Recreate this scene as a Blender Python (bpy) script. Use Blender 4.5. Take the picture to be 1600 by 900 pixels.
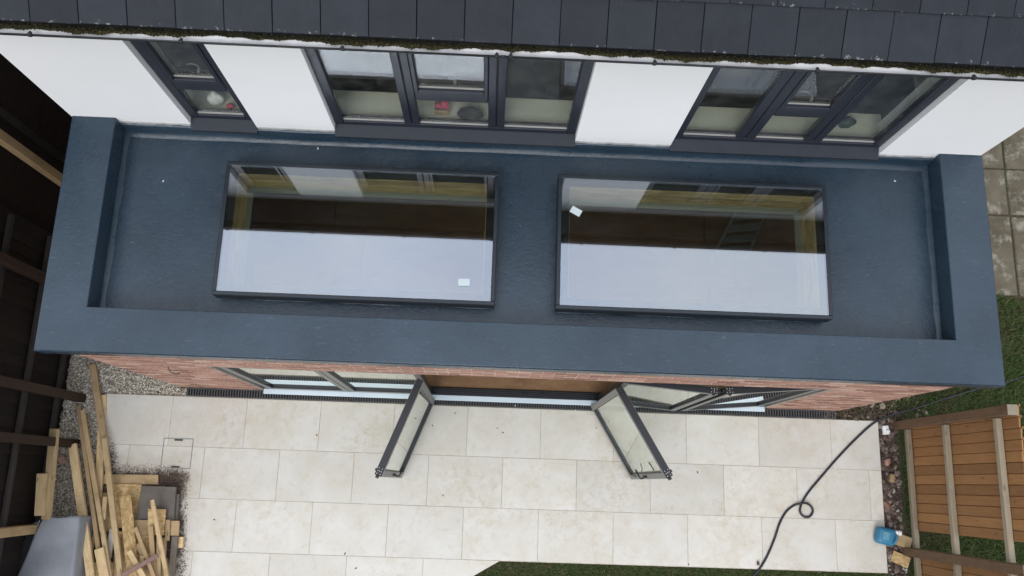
import bpy, math, random
from mathutils import Vector, Matrix
R = math.radians
random.seed(7)
sc = bpy.context.scene
for o in list(bpy.data.objects): bpy.data.objects.remove(o)
COL = sc.collection

# ------------------------------------------------------------------ camera, sky, sun, exposure
cam = bpy.data.cameras.new('camera'); camo = bpy.data.objects.new('camera', cam); COL.objects.link(camo)
CAM = Vector((0.2405, -0.3051, 10.377)); CAMR = (0.2286, -0.0317, 0.033); FPX = 1306.09
camo.location = CAM; camo.rotation_euler = CAMR
cam.sensor_width = 36.0; cam.lens = FPX / 1600 * 36.0; cam.clip_end = 2000; cam.clip_start = .1
sc.camera = camo
SUN_EL, SUN_AZ = R(52), R(200)          # azimuth measured from +Y towards +X: the sun stands over the garden
w = bpy.data.worlds.new('World'); sc.world = w; w.use_nodes = True
nt = w.node_tree; nt.nodes.clear()
out = nt.nodes.new('ShaderNodeOutputWorld'); bg = nt.nodes.new('ShaderNodeBackground')
sky = nt.nodes.new('ShaderNodeTexSky'); sky.sky_type = 'NISHITA'; sky.sun_disc = False
sky.sun_elevation = SUN_EL; sky.sun_rotation = SUN_AZ; sky.air_density = 1.0; sky.dust_density = 4.0; sky.ozone_density = 1.0
hs = nt.nodes.new('ShaderNodeHueSaturation'); hs.inputs['Saturation'].default_value = .34; hs.inputs['Value'].default_value = 1.0
# even cloud cover: soft, low-contrast mottling all over the sky
tc = nt.nodes.new('ShaderNodeTexCoord'); no = nt.nodes.new('ShaderNodeTexNoise')
no.inputs['Scale'].default_value = 2.2; no.inputs['Detail'].default_value = 4
cr = nt.nodes.new('ShaderNodeMapRange'); cr.inputs[1].default_value = .3; cr.inputs[2].default_value = .7; cr.inputs[3].default_value = .86; cr.inputs[4].default_value = 1.12
mx = nt.nodes.new('ShaderNodeMixRGB'); mx.blend_type = 'MULTIPLY'; mx.inputs[0].default_value = 1
mg = nt.nodes.new('ShaderNodeMixRGB'); mg.inputs[0].default_value = .8; mg.inputs[2].default_value = (7.4, 7.7, 8.3, 1)
nt.links.new(tc.outputs['Generated'], no.inputs['Vector']); nt.links.new(no.outputs['Fac'], cr.inputs[0])
nt.links.new(sky.outputs[0], hs.inputs['Color']); nt.links.new(hs.outputs[0], mg.inputs[1])
sep = nt.nodes.new('ShaderNodeSeparateXYZ'); nt.links.new(tc.outputs['Generated'], sep.inputs[0])
el = nt.nodes.new('ShaderNodeMapRange'); el.inputs[1].default_value = 0; el.inputs[2].default_value = 1; el.inputs[3].default_value = 1/3; el.inputs[4].default_value = 1.0; nt.links.new(sep.outputs[2], el.inputs[0])
ov = nt.nodes.new('ShaderNodeMixRGB'); ov.blend_type = 'MULTIPLY'; ov.inputs[0].default_value = 1; hue = nt.nodes.new('ShaderNodeMixRGB'); hue.inputs[1].default_value = (13.0, 13.9, 16.2, 1); hue.inputs[2].default_value = (14.3, 14.8, 15.4, 1)
no2 = nt.nodes.new('ShaderNodeTexNoise'); no2.inputs['Scale'].default_value = 3.1; no2.inputs['Detail'].default_value = 3; nt.links.new(tc.outputs['Generated'], no2.inputs['Vector'])
h2 = nt.nodes.new('ShaderNodeMapRange'); h2.inputs[1].default_value = .4; h2.inputs[2].default_value = .6; nt.links.new(no2.outputs['Fac'], h2.inputs[0]); nt.links.new(h2.outputs[0], hue.inputs[0]); nt.links.new(hue.outputs[0], ov.inputs[1])
nt.links.new(el.outputs[0], ov.inputs[2]); nt.links.new(ov.outputs[0], mg.inputs[2])
nt.links.new(mg.outputs[0], mx.inputs[1]); nt.links.new(cr.outputs[0], mx.inputs[2])
nt.links.new(mx.outputs[0], bg.inputs[0]); bg.inputs[1].default_value = .12
nt.links.new(bg.outputs[0], out.inputs[0])
sl = bpy.data.lights.new('sun', 'SUN'); sl.energy = .9; sl.angle = R(30); sl.color = (1, .97, .93)
so = bpy.data.objects.new('sun', sl); COL.objects.link(so)
sd = Vector((math.sin(SUN_AZ) * math.cos(SUN_EL), math.cos(SUN_AZ) * math.cos(SUN_EL), math.sin(SUN_EL)))
so.rotation_euler = sd.to_track_quat('Z', 'Y').to_euler(); so.location = (0, -8, 14)
vs = sc.view_settings; vs.view_transform = 'Standard'; vs.look = 'None'; vs.exposure = 0.2; vs.gamma = 1; vs.use_curve_mapping = False
sc.cycles.max_bounces = 10; sc.cycles.transparent_max_bounces = 16; sc.cycles.glossy_bounces = 6; sc.cycles.diffuse_bounces = 4
sc.cycles.use_denoising = True; sc.cycles.sample_clamp_indirect = 8

# ------------------------------------------------------------------ helpers
CR = __import__('mathutils').Euler(CAMR, 'XYZ').to_matrix()
def at(px, py, z):
    "where on the level z the survey point seen at this photo pixel stands"
    d = CR @ Vector(((px - 800) / FPX, (450 - py) / FPX, -1)); t = (z - CAM.z) / d.z
    return CAM + d * t

class MB:
    def __init__(s): s.v = []; s.f = []; s.c = []
    def add(s, vs, fs, c=None):
        n = len(s.v); s.v += [tuple(v) for v in vs]; s.f += [tuple(i + n for i in f) for f in fs]
        if c is not None: s.c += [c] * len(fs)
        return s
    def box(s, a, b, M=None, c=None):
        x0, y0, z0 = a; x1, y1, z1 = b
        vs = [Vector(p) for p in ((x0,y0,z0),(x1,y0,z0),(x1,y1,z0),(x0,y1,z0),(x0,y0,z1),(x1,y0,z1),(x1,y1,z1),(x0,y1,z1))]
        if M: vs = [M @ v for v in vs]
        return s.add(vs, [(0,3,2,1),(4,5,6,7),(0,1,5,4),(1,2,6,5),(2,3,7,6),(3,0,4,7)], c)
    def cbox(s, a, b, e=.003, M=None, c=None, only_top=False):
        "box with chamfered edges"
        a = Vector(a); b = Vector(b); vs = []; idx = {}
        e = min(e, min((b - a)) * .45)
        for i in (0, 1):
            for j in (0, 1):
                for k in (0, 1):
                    p = [(a, b)[i].x, (a, b)[j].y, (a, b)[k].z]; sg = [1 - 2*i, 1 - 2*j, 1 - 2*k]
                    for ax in range(3):
                        q = [p[m] + (0 if m == ax else sg[m] * e) for m in range(3)]
                        idx[i, j, k, ax] = len(vs); vs.append(Vector(q))
        fs = []
        for ax in range(3):
            o1, o2 = [m for m in range(3) if m != ax]
            for sd_ in (0, 1):
                L = []
                for u, v in ((0,0),(1,0),(1,1),(0,1)):
                    t = [0,0,0]; t[ax] = sd_; t[o1] = u; t[o2] = v; L.append(idx[tuple(t) + (ax,)])
                fs.append(L)
        for ax in range(3):
            o1, o2 = [m for m in range(3) if m != ax]
            for u in (0, 1):
                for v in (0, 1):
                    t0 = [0,0,0]; t1 = [0,0,0]; t0[o1] = t1[o1] = u; t0[o2] = t1[o2] = v; t1[ax] = 1
                    fs.append([idx[tuple(t0)+(o1,)], idx[tuple(t1)+(o1,)], idx[tuple(t1)+(o2,)], idx[tuple(t0)+(o2,)]])
        for i in (0, 1):
            for j in (0, 1):
                for k in (0, 1): fs.append([idx[i,j,k,0], idx[i,j,k,1], idx[i,j,k,2]])
        ctr = (a + b) / 2; F = []
        for f in fs:
            p = [vs[i] for i in f]; n = (p[1]-p[0]).cross(p[2]-p[0])
            F.append(f if n.dot(sum(p, Vector())/len(p) - ctr) > 0 else f[::-1])
        if M: vs = [M @ v for v in vs]
        return s.add(vs, F, c)
    def prism(s, poly, z0, z1, e=0):
        n = len(poly); ar = sum(poly[i][0]*poly[(i+1)%n][1]-poly[(i+1)%n][0]*poly[i][1] for i in range(n))
        if ar < 0: poly = poly[::-1]
        cx = sum(p[0] for p in poly)/n; cy = sum(p[1] for p in poly)/n
        ins = []
        for p in poly:
            d = Vector((cx-p[0], cy-p[1])); d = Vector((math.copysign(e, d.x) if abs(d.x) > 1e-6 else 0, math.copysign(e, d.y) if abs(d.y) > 1e-6 else 0)); ins.append((p[0]+d.x, p[1]+d.y))
        vs = [(p[0],p[1],z0) for p in poly] + [(p[0],p[1],z1-e) for p in poly] + [(p[0],p[1],z1) for p in ins]
        fs = [tuple(range(n))[::-1], tuple(range(2*n, 3*n))]
        for i in range(n):
            j = (i+1) % n; fs += [(i,j,n+j,n+i), (n+i,n+j,2*n+j,2*n+i)]
        return s.add(vs, fs)
    def tube(s, pts, r, n=8, caps=True, c=None):
        pts = [Vector(p) for p in pts]; m = len(pts); vs = []; fs = []
        rr = r if isinstance(r, (list, tuple)) else [r]*m
        up = Vector((0,0,1)); prev = None
        for i, p in enumerate(pts):
            t = (pts[min(i+1,m-1)] - pts[max(i-1,0)]).normalized()
            if prev is None:
                a = t.cross(up) if abs(t.dot(up)) < .95 else t.cross(Vector((1,0,0)))
            else: a = prev - t * prev.dot(t)
            a.normalize(); prev = a; b = t.cross(a)
            for k in range(n):
                g = 2*math.pi*k/n; vs.append(p + (a*math.cos(g) + b*math.sin(g))*rr[i])
        for i in range(m-1):
            for k in range(n):
                fs.append((i*n+k, i*n+(k+1)%n, (i+1)*n+(k+1)%n, (i+1)*n+k))
        if caps: fs += [tuple(range(n))[::-1], tuple((m-1)*n+k for k in range(n))]
        return s.add(vs, fs, c)
    def rock(s, p, r, sq=(1,1,1), c=None):
        t = (1+5**.5)/2
        V = [(-1,t,0),(1,t,0),(-1,-t,0),(1,-t,0),(0,-1,t),(0,1,t),(0,-1,-t),(0,1,-t),(t,0,-1),(t,0,1),(-t,0,-1),(-t,0,1)]
        F = [(0,11,5),(0,5,1),(0,1,7),(0,7,10),(0,10,11),(1,5,9),(5,11,4),(11,10,2),(10,7,6),(7,1,8),(3,9,4),(3,4,2),(3,2,6),(3,6,8),(3,8,9),(4,9,5),(2,4,11),(6,2,10),(8,6,7),(9,8,1)]
        q = Matrix.Rotation(random.uniform(0,6.28),3,'Z') @ Matrix.Rotation(random.uniform(-.5,.5),3,'X')
        vs = []
        for v in V:
            u = Vector(v)/1.9 * r * random.uniform(.75,1.2); vs.append(Vector(p) + q @ Vector((u.x*sq[0], u.y*sq[1], u.z*sq[2])))
        return s.add(vs, F, c)
    def mesh(s, name, mat=None, smooth=False):
        me = bpy.data.meshes.new(name); me.from_pydata(s.v, [], s.f)
        if mat: me.materials.append(mat)
        if s.c and len(s.c) == len(s.f):
            at_ = me.attributes.new('tone', 'FLOAT', 'FACE'); at_.data.foreach_set('value', s.c)
        if smooth: me.polygons.foreach_set('use_smooth', [True]*len(me.polygons))
        me.update(); return me
    def build(s, name, mat, parent=None, smooth=False):
        return ob(name, s.mesh(name, mat, smooth), parent)

def ob(name, me, parent=None, loc=None, rot=None):
    o = bpy.data.objects.new(name, me); COL.objects.link(o)
    if parent: o.parent = parent
    if loc is not None: o.location = loc
    if rot is not None: o.rotation_euler = rot
    return o
def tag(o, label=None, cat=None, group=None, kind=None):
    if label: o['label'] = label
    if cat: o['category'] = cat
    if group: o['group'] = group
    if kind: o['kind'] = kind
    return o
def thing(name, label, cat, group=None, loc=(0,0,0)):
    o = bpy.data.objects.new(name, None); COL.objects.link(o); o.location = loc; o.empty_display_size = .2
    return tag(o, label, cat, group)
def smooth_by_angle(o, a=35):
    me = o.data; me.polygons.foreach_set('use_smooth', [True]*len(me.polygons)); 
    try: me.set_sharp_from_angle(angle=R(a))
    except Exception: pass
    return o

# ------------------------------------------------------------------ materials
class NG:
    def __init__(s, name):
        s.m = bpy.data.materials.new(name); s.m.use_nodes = True; s.t = s.m.node_tree; s.b = s.t.nodes['Principled BSDF']
        s.geo = s.t.nodes.new('ShaderNodeNewGeometry'); s.oi = s.t.nodes.new('ShaderNodeObjectInfo'); s.tc = s.t.nodes.new('ShaderNodeTexCoord')
    def n(s, t, **k):
        x = s.t.nodes.new('ShaderNode' + t)
        for a, v in k.items(): setattr(x, a, v)
        return x
    def l(s, a, b): s.t.links.new(a, b)
    def val(s, x, sock):
        if hasattr(x, 'is_linked') or isinstance(x, bpy.types.NodeSocket): s.l(x, sock)
        else: sock.default_value = x
    def math(s, op, a, b=0., c=None, clamp=False):
        x = s.n('Math', operation=op, use_clamp=clamp); s.val(a, x.inputs[0]); s.val(b, x.inputs[1])
        if c is not None: s.val(c, x.inputs[2])
        return x.outputs[0]
    def mapr(s, v, a, b, c=0., d=1., smooth=False):
        x = s.n('MapRange'); x.interpolation_type = 'SMOOTHSTEP' if smooth else 'LINEAR'
        s.val(v, x.inputs[0])
        for i, q in zip((1,2,3,4), (a,b,c,d)): x.inputs[i].default_value = q
        return x.outputs[0]
    def vec(s, base='world', scale=(1,1,1), rnd=False, rot=(0,0,0)):
        src = s.geo.outputs['Position'] if base == 'world' else s.tc.outputs['Object']
        if rnd:
            k = s.n('VectorMath', operation='SCALE'); s.l(s.oi.outputs['Random'], k.inputs[3]); k.inputs[0].default_value = (37., 51., 23.)
            ad = s.n('VectorMath', operation='ADD'); s.l(src, ad.inputs[0]); s.l(k.outputs[0], ad.inputs[1]); src = ad.outputs[0]
        mp = s.n('Mapping'); mp.inputs['Scale'].default_value = scale; mp.inputs['Rotation'].default_value = rot; s.l(src, mp.inputs[0])
        return mp.outputs[0]
    def noise(s, v, scale, detail=4, rough=.55, dist=0):
        x = s.n('TexNoise'); s.l(v, x.inputs['Vector']); x.inputs['Scale'].default_value = scale; x.inputs['Detail'].default_value = detail
        x.inputs['Roughness'].default_value = rough; x.inputs['Distortion'].default_value = dist; return x.outputs['Fac']
    def vor(s, v, scale, feature='F1', out='Distance', rnd=1):
        x = s.n('TexVoronoi', feature=feature); s.l(v, x.inputs['Vector']); x.inputs['Scale'].default_value = scale; x.inputs['Randomness'].default_value = rnd
        return x.outputs[out]
    def mix(s, f, a, b, mode='MIX'):
        x = s.n('MixRGB', blend_type=mode); s.val(f, x.inputs[0])
        for q, i in ((a,1),(b,2)):
            if isinstance(q, (tuple, list)): x.inputs[i].default_value = (q[0],q[1],q[2],1)
            else: s.l(q, x.inputs[i])
        return x.outputs[0]
    def ramp(s, f, stops):
        x = s.n('ValToRGB'); s.l(f, x.inputs[0]); e = x.color_ramp.elements
        while len(e) < len(stops): e.new(.5)
        for k, (p, c) in enumerate(stops): e[k].position = p; e[k].color = (c[0],c[1],c[2],1)
        return x.outputs[0]
    def scale_col(s, col, f):
        x = s.n('MixRGB', blend_type='MULTIPLY'); x.inputs[0].default_value = 1; s.l(col, x.inputs[1])
        cb = s.n('CombineColor'); [s.val(f, cb.inputs[i]) for i in range(3)]; s.l(cb.outputs[0], x.inputs[2]); return x.outputs[0]
    def bump(s, h, strength=.3, dist=.01):
        x = s.n('Bump'); x.inputs['Strength'].default_value = strength; x.inputs['Distance'].default_value = dist
        s.l(h, x.inputs['Height']); s.l(x.outputs[0], s.b.inputs['Normal'])
    def done(s, col, rough=.7, metal=0, spec=.5):
        if isinstance(col, (tuple, list)): s.b.inputs['Base Color'].default_value = (col[0],col[1],col[2],1)
        else: s.l(col, s.b.inputs['Base Color'])
        s.val(rough, s.b.inputs['Roughness']); s.b.inputs['Metallic'].default_value = metal; s.b.inputs['Specular IOR Level'].default_value = spec
        return s.m

def plain(name, c, rough=.6, var=.12, scale=6, bump=.1, metal=0, spec=.5, base='world', bd=.004):
    g = NG(name); v = g.vec(base, rnd=(base != 'world')); n = g.noise(v, scale, 5)
    f = g.mapr(n, .25, .75, 1-var, 1+var)
    if bump: g.bump(g.noise(v, scale*8, 3), bump, bd)
    rgb = g.n('RGB'); rgb.outputs[0].default_value = (c[0],c[1],c[2],1)
    return g.done(g.scale_col(rgb.outputs[0], f), g.mapr(n, .2, .8, max(0, rough-.06), min(1, rough+.06)), metal, spec)

def m_grp():
    g = NG('fibreglass_topcoat'); v = g.vec(); n = g.noise(v, 1.3, 7, .66); n2 = g.noise(v, 14, 4); st = g.noise(g.vec(scale=(1,5,5)), 7, 6, .75)
    c = g.mix(g.mapr(n, .3, .7), (.0125,.0275,.0445), (.026,.0475,.070))
    c = g.mix(g.mapr(st, .56, .78, 0, .5), c, (.05,.077,.10))                    # dusty smears
    sp = g.vor(v, 9); sp2 = g.noise(v, 3, 2)
    c = g.mix(g.math('MULTIPLY', g.mapr(sp, .0, .045, 1, 0), g.mapr(sp2, .55, .6)), c, (.3,.33,.35))   # chips and droppings
    c = g.mix(g.mapr(g.noise(g.vec(scale=(3,14,14)), 3.1, 6, .75), .61, .70, 0, .38), c, (.17,.205,.235))    # pale scuffs
    lay = g.noise(g.vec(scale=(1,1.5,1)), 28, 5, .7)
    g.bump(g.math('ADD', g.math('MULTIPLY', n2, .5), g.math('ADD', g.math('MULTIPLY', lay, .9), g.math('MULTIPLY', g.noise(v, 60, 3), .25))), .35, .012)
    return g.done(c, g.mapr(g.math('ADD', g.math('MULTIPLY', n2, .35), g.math('MULTIPLY', g.noise(v, .9, 4, .6), .65)), .36, .62, .13, .4), 0, .5)
def m_render():
    g = NG('white_render'); v = g.vec(); n = g.noise(v, 1.1, 5); f = g.noise(v, 120, 3)
    c = g.mix(g.mapr(n, .3, .75), (.85,.85,.84), (.81,.815,.81))
    st = g.math('MULTIPLY', g.mapr(g.noise(v, 7, 5, .65), .68, .8), .25)
    c = g.mix(st, c, (.6,.58,.53)); g.bump(f, .25, .003); return g.done(c, .85, 0, .25)
def m_stone():
    g = NG('pale_limestone'); v = g.vec('world'); vr = g.vec('world', rnd=True); n = g.noise(vr, 2.6, 8, .62, .4); n2 = g.noise(vr, 9, 6, .65); n3 = g.noise(vr, 45, 4, .7)
    c = g.mix(g.mapr(n, .36, .66), (.605,.588,.54), (.545,.515,.445))
    c = g.mix(g.mapr(n2, .55, .76, 0, .5), c, (.45,.385,.28))
    c = g.mix(g.mapr(n3, .62, .78, 0, .5), c, (.33,.295,.245))
    ve = g.vor(g.vec('world', rnd=True), 2.3); 
    c = g.mix(g.math('MULTIPLY', g.mapr(g.noise(vr, 1.2, 3), .55, .7), g.mapr(g.noise(g.vec('world',rnd=True), 24, 5, .7), .5, .72, 0, .5)), c, (.36,.27,.16))   # rusty mottling
    tan = g.math('MULTIPLY', g.mapr(g.noise(v, .85, 3), .46, .64), g.mapr(g.noise(v, 11, 7, .72, .5), .46, .7, 0, .6)); c = g.mix(tan, c, (.44,.365,.245))   # tan site staining across the joints
    c = g.mix(g.math('MULTIPLY', g.mapr(g.noise(v, 1.7, 4), .55, .7), g.mapr(g.noise(v, 55, 4, .75), .58, .68, 0, .6)), c, (.27,.22,.16))   # muddy spatter
    sx = g.n('SeparateXYZ'); g.l(g.geo.outputs['Position'], sx.inputs[0])
    # soil trodden off the wood pile: lies around it, frayed
    dx = g.math('MAXIMUM', g.math('ADD', sx.outputs[0], 3.425), 0.); dy = g.math('MAXIMUM', g.math('ADD', sx.outputs[1], .385), 0.)
    d = g.math('SQRT', g.math('ADD', g.math('MULTIPLY', dx, dx), g.math('MULTIPLY', dy, dy)))
    fr = g.math('ADD', d, g.math('MULTIPLY', g.math('SUBTRACT', g.noise(v, 7, 7, .7), .5), .42))
    soil = g.mapr(fr, .03, .15, 1, 0, True); dusty = g.mapr(fr, .08, .42, .5, 0, True)
    c = g.mix(dusty, c, (.36,.30,.225)); c = g.mix(g.math('MULTIPLY', soil, .93), c, (.06,.038,.026))
    tone = g.mapr(g.oi.outputs['Random'], 0, 1, .94, 1.05); c = g.scale_col(c, tone)
    g.bump(g.math('ADD', n3, g.math('MULTIPLY', n2, 1.5)), .12, .004); return g.done(c, .68, 0, .35)
def m_brick(attr):
    g = NG('red_brick_' + ('mass' if attr else 'piece')); v = g.vec()
    if attr: a = g.n('Attribute', attribute_name='tone'); r = a.outputs['Fac']
    else: r = g.oi.outputs['Random']
    c = g.ramp(r, [(0,(.20,.105,.08)),(.25,(.33,.185,.14)),(.5,(.41,.245,.185)),(.75,(.34,.19,.15)),(1,(.52,.37,.29))])
    n = g.noise(v, 26, 5, .7); c = g.mix(g.mapr(n, .52, .78, 0, .6), c, (.52,.36,.27)); c = g.mix(g.mapr(g.noise(v, 60, 3), .6, .8, 0, .5), c, (.14,.07,.05))
    g.bump(n, .4, .006); return g.done(c, .88, 0, .2)
def m_wood(name, a, b, dark, rough=.72, base=.12, var=.22, grey=None):
    g = NG(name); v = g.vec('object', scale=(1.2,14,14), rnd=True); n = g.noise(v, 3.2, 6, .62, .6); f = g.noise(g.vec('object', scale=(3,60,60), rnd=True), 4, 4, .7)
    c = g.mix(g.mapr(n, .32, .68), a, b); c = g.mix(g.mapr(f, .55, .8, 0, .5), c, dark)
    k = g.vor(g.vec('object', scale=(2.2,7,7), rnd=True), 1.5); c = g.mix(g.mapr(k, .02, .16, .85, 0, True), c, dark)
    d = g.noise(g.vec('object', rnd=True), 5, 5, .65); c = g.mix(g.mapr(d, .5, .72, 0, .62), c, grey or tuple(.55*q for q in a))
    c = g.scale_col(c, g.mapr(g.oi.outputs['Random'], 0, 1, 1-var, 1+var*.6))
    g.bump(g.math('ADD', n, f), .3, .003); return g.done(c, rough, 0, .3)
def m_osb():
    g = NG('strand_board'); v = g.vec('object', scale=(1,1.6,1), rnd=True, rot=(0,0,.4)); x = g.n('TexVoronoi', feature='F1'); g.l(v, x.inputs['Vector']); x.inputs['Scale'].default_value = 26
    sp = g.n('SeparateColor'); g.l(x.outputs['Color'], sp.inputs[0])
    c = g.ramp(sp.outputs[0], [(0,(.4,.25,.1)),(.5,(.5,.34,.155)),(1,(.6,.45,.24))]); n = g.noise(g.vec('object', rnd=True), 6, 5)
    c = g.mix(g.mapr(n, .52, .75, 0, .6), c, (.25,.17,.09)); g.bump(sp.outputs[1], .2, .003)
    return g.done(g.scale_col(c, g.mapr(g.oi.outputs['Random'], 0, 1, .8, 1.1)), .75, 0, .3)
def m_glass(name, r0, tint, boost=1.0, dirt=.03, gcol=(.96,.97,1)):
    m = bpy.data.materials.new(name); m.use_nodes = True; t = m.node_tree; t.nodes.clear(); N = lambda k: t.nodes.new('ShaderNode' + k)
    o = N('OutputMaterial'); g = N('NewGeometry'); d = N('VectorMath'); d.operation = 'DOT_PRODUCT'
    t.links.new(g.outputs['Normal'], d.inputs[0]); t.links.new(g.outputs['Incoming'], d.inputs[1])
    def M(op, a, b, clamp=False):
        x = N('Math'); x.operation = op; x.use_clamp = clamp
        for s_, q in ((0,a),(1,b)):
            if isinstance(q, (int, float)): x.inputs[s_].default_value = q
            else: t.links.new(q, x.inputs[s_])
        return x.outputs[0]
    c = M('ABSOLUTE', d.outputs['Value'], 0); k = M('POWER', M('SUBTRACT', 1., c, True), 5.)
    f = M('MULTIPLY', M('ADD', r0, M('MULTIPLY', k, 1 - r0)), boost, True)
    tr = N('BsdfTransparent'); tr.inputs[0].default_value = tint + (1,); gl = N('BsdfGlossy'); gl.inputs['Roughness'].default_value = .0; gl.inputs['Color'].default_value = gcol+(1,)
    df = N('BsdfDiffuse'); df.inputs[0].default_value = (.6,.6,.56,1)
    no_ = N('TexNoise'); no_.inputs['Scale'].default_value = 7; no_.inputs['Detail'].default_value = 6; no_.inputs['Roughness'].default_value = .7
    t.links.new(g.outputs['Position'], no_.inputs['Vector'])
    mr = N('MapRange'); mr.inputs[1].default_value = .42; mr.inputs[2].default_value = .8; mr.inputs[3].default_value = dirt*.25; mr.inputs[4].default_value = dirt*3; t.links.new(no_.outputs['Fac'], mr.inputs[0])
    m1 = N('MixShader'); t.links.new(mr.outputs[0], m1.inputs[0]); t.links.new(tr.outputs[0], m1.inputs[1]); t.links.new(df.outputs[0], m1.inputs[2])
    m2 = N('MixShader'); t.links.new(f, m2.inputs[0]); t.links.new(m1.outputs[0], m2.inputs[1]); t.links.new(gl.outputs[0], m2.inputs[2])
    t.links.new(m2.outputs[0], o.inputs[0]); return m
def m_slate():
    g = NG('dark_slate'); vr = g.vec('world', rnd=True); n = g.noise(vr, 5, 6, .65); f = g.noise(g.vec('world', scale=(14,3,3)), 5, 4)
    c = g.mix(g.mapr(n, .3, .7), (.010,.0125,.0175), (.0165,.0195,.0255)); c = g.mix(g.mapr(f, .6, .8, 0, .4), c, (.032,.036,.043))
    sx = g.n('SeparateXYZ'); g.l(g.tc.outputs['Object'], sx.inputs[0])
    edge = g.mapr(sx.outputs[1], .0, .05, 1, 0)                                  # lichen sits along the lower edge
    li = g.math('MULTIPLY', g.math('ADD', g.math('MULTIPLY', edge, .16), g.mapr(g.noise(vr, 2.2, 2), .5, .8, 0, .05)), 1.)
    li = g.mapr(g.math('ADD', g.noise(vr, 26, 5, .7), li), .725, .785); c = g.mix(g.math('MULTIPLY', li, .6), c, (.24,.255,.235))
    c = g.scale_col(c, g.mapr(g.oi.outputs['Random'], 0, 1, .78, 1.22)); g.bump(g.math('ADD', n, f), .25, .004); return g.done(c, .66, 0, .28)
def m_tone(name, stops, rough=.9, bump=.3):
    g = NG(name); a = g.n('Attribute', attribute_name='tone'); c = g.ramp(a.outputs['Fac'], stops); n = g.noise(g.vec(), 40, 4, .7)
    c = g.scale_col(c, g.mapr(n, .25, .75, .75, 1.2)); g.bump(n, bump, .004); return g.done(c, rough, 0, .3)
def m_ground():
    g = NG('garden_soil'); v = g.vec(); n = g.noise(v, 1.3, 7, .65); f = g.noise(v, 22, 6, .7)
    c = g.mix(g.mapr(n, .4, .62), (.075,.055,.036), (.035,.055,.018)); c = g.mix(g.mapr(f, .5, .75, 0, .6), c, (.13,.105,.075)); c = g.mix(g.mapr(f, .25, .42, .7, 0), c, (.025,.019,.014))
    g.bump(g.math('ADD', f, g.math('MULTIPLY', n, 2.)), .7, .03); return g.done(c, .95, 0, .15)
def m_floor():
    g = NG('brown_floor_boards'); v = g.vec(); n = g.noise(g.vec(scale=(1,3,1)), 2.6, 6, .65); f = g.noise(v, 18, 5, .7)
    c = g.mix(g.mapr(n, .3, .7), (.155,.082,.038), (.25,.145,.075)); c = g.mix(g.mapr(f, .55, .8, 0, .6), c, (.33,.23,.14)); g.bump(f, .2, .004); return g.done(c, .7, 0, .3)
def m_concrete():
    g = NG('weathered_concrete'); v = g.vec('world', rnd=True); n = g.noise(v, 3.2, 7, .68); f = g.noise(v, 30, 5, .7)
    c = g.mix(g.mapr(n, .35, .65), (.085,.072,.048), (.14,.122,.088)); c = g.mix(g.mapr(g.noise(v, 5, 7, .75), .52, .64, 0, .8), c, (.27,.25,.205)); c = g.mix(g.mapr(f, .58, .8, 0, .7), c, (.07,.066,.045))
    g.bump(g.math('ADD', n, f), .4, .01); return g.done(c, .92, 0, .2)
def m_brickwall():
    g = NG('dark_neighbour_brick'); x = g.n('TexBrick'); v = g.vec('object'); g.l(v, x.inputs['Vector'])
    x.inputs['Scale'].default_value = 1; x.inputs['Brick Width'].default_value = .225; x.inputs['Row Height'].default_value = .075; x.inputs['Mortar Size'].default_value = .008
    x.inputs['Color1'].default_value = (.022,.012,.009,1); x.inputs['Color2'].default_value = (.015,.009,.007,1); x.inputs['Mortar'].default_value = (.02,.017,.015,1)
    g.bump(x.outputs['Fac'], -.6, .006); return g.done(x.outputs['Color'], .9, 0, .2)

GRP = m_grp(); WHITE = m_render(); STONE = m_stone(); BRICKP = m_brick(False); BRICKM = m_brick(True)
PINE = m_wood('fresh_sawn_pine', (.50,.35,.175), (.64,.49,.285), (.19,.11,.05), var=.32)
PINED = m_wood('stained_old_pine', (.35,.24,.125), (.43,.31,.17), (.15,.095,.05))
OSB = m_osb()
LINING = m_wood('skylight_pine_lining', (.42,.28,.105), (.80,.68,.42), (.16,.09,.03), var=.22)
FENCE = m_wood('orange_brown_fence_board', (.275,.135,.05), (.34,.178,.074), (.13,.065,.029), var=.25, grey=(.25,.135,.065))
FRAIL = m_wood('weathered_fence_rail', (.25,.205,.14), (.31,.265,.19), (.12,.095,.065), grey=(.2,.19,.165))
FPOST = m_wood('brown_fence_post', (.13,.08,.045), (.175,.11,.065), (.065,.042,.026))
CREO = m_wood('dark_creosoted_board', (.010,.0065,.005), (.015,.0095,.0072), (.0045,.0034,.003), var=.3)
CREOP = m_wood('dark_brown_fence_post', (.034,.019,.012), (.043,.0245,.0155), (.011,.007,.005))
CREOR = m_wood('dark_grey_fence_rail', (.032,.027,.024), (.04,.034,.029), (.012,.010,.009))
ANTH = plain('anthracite_aluminium', (.019,.022,.032), .42, .12, 5, .05)
SKYFR = plain('dark_blue_grey_frame', (.011,.016,.023), .38, .12, 6, .05)
SILLD = plain('dark_coated_sill', (.021,.027,.037), .6, .25, 6, .1, spec=.3)
ANTHD = plain('dark_anthracite_profile', (.010,.0115,.016), .42, .15, 7, .05)
BLACK = plain('black_plastic', (.012,.012,.013), .45, .15, 9, .05)
RUBBER = plain('black_rubber_hose', (.016,.018,.026), .5, .2, 12, .1)
METAL = plain('bare_aluminium', (.34,.335,.315), .5, .1, 8, .06, spec=.5)
STEEL = plain('zinc_plate', (.5,.51,.52), .35, .1, 30, .05, 0, .6)
SILL = plain('pale_sill_film', (.60,.69,.75), .4, .06, 4, .04)
GREYPVC = plain('grey_frame_profile', (.19,.19,.175), .45, .08, 6, .04)
WHITEP = plain('white_plastic', (.75,.75,.74), .4, .04, 8, .03)
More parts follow.
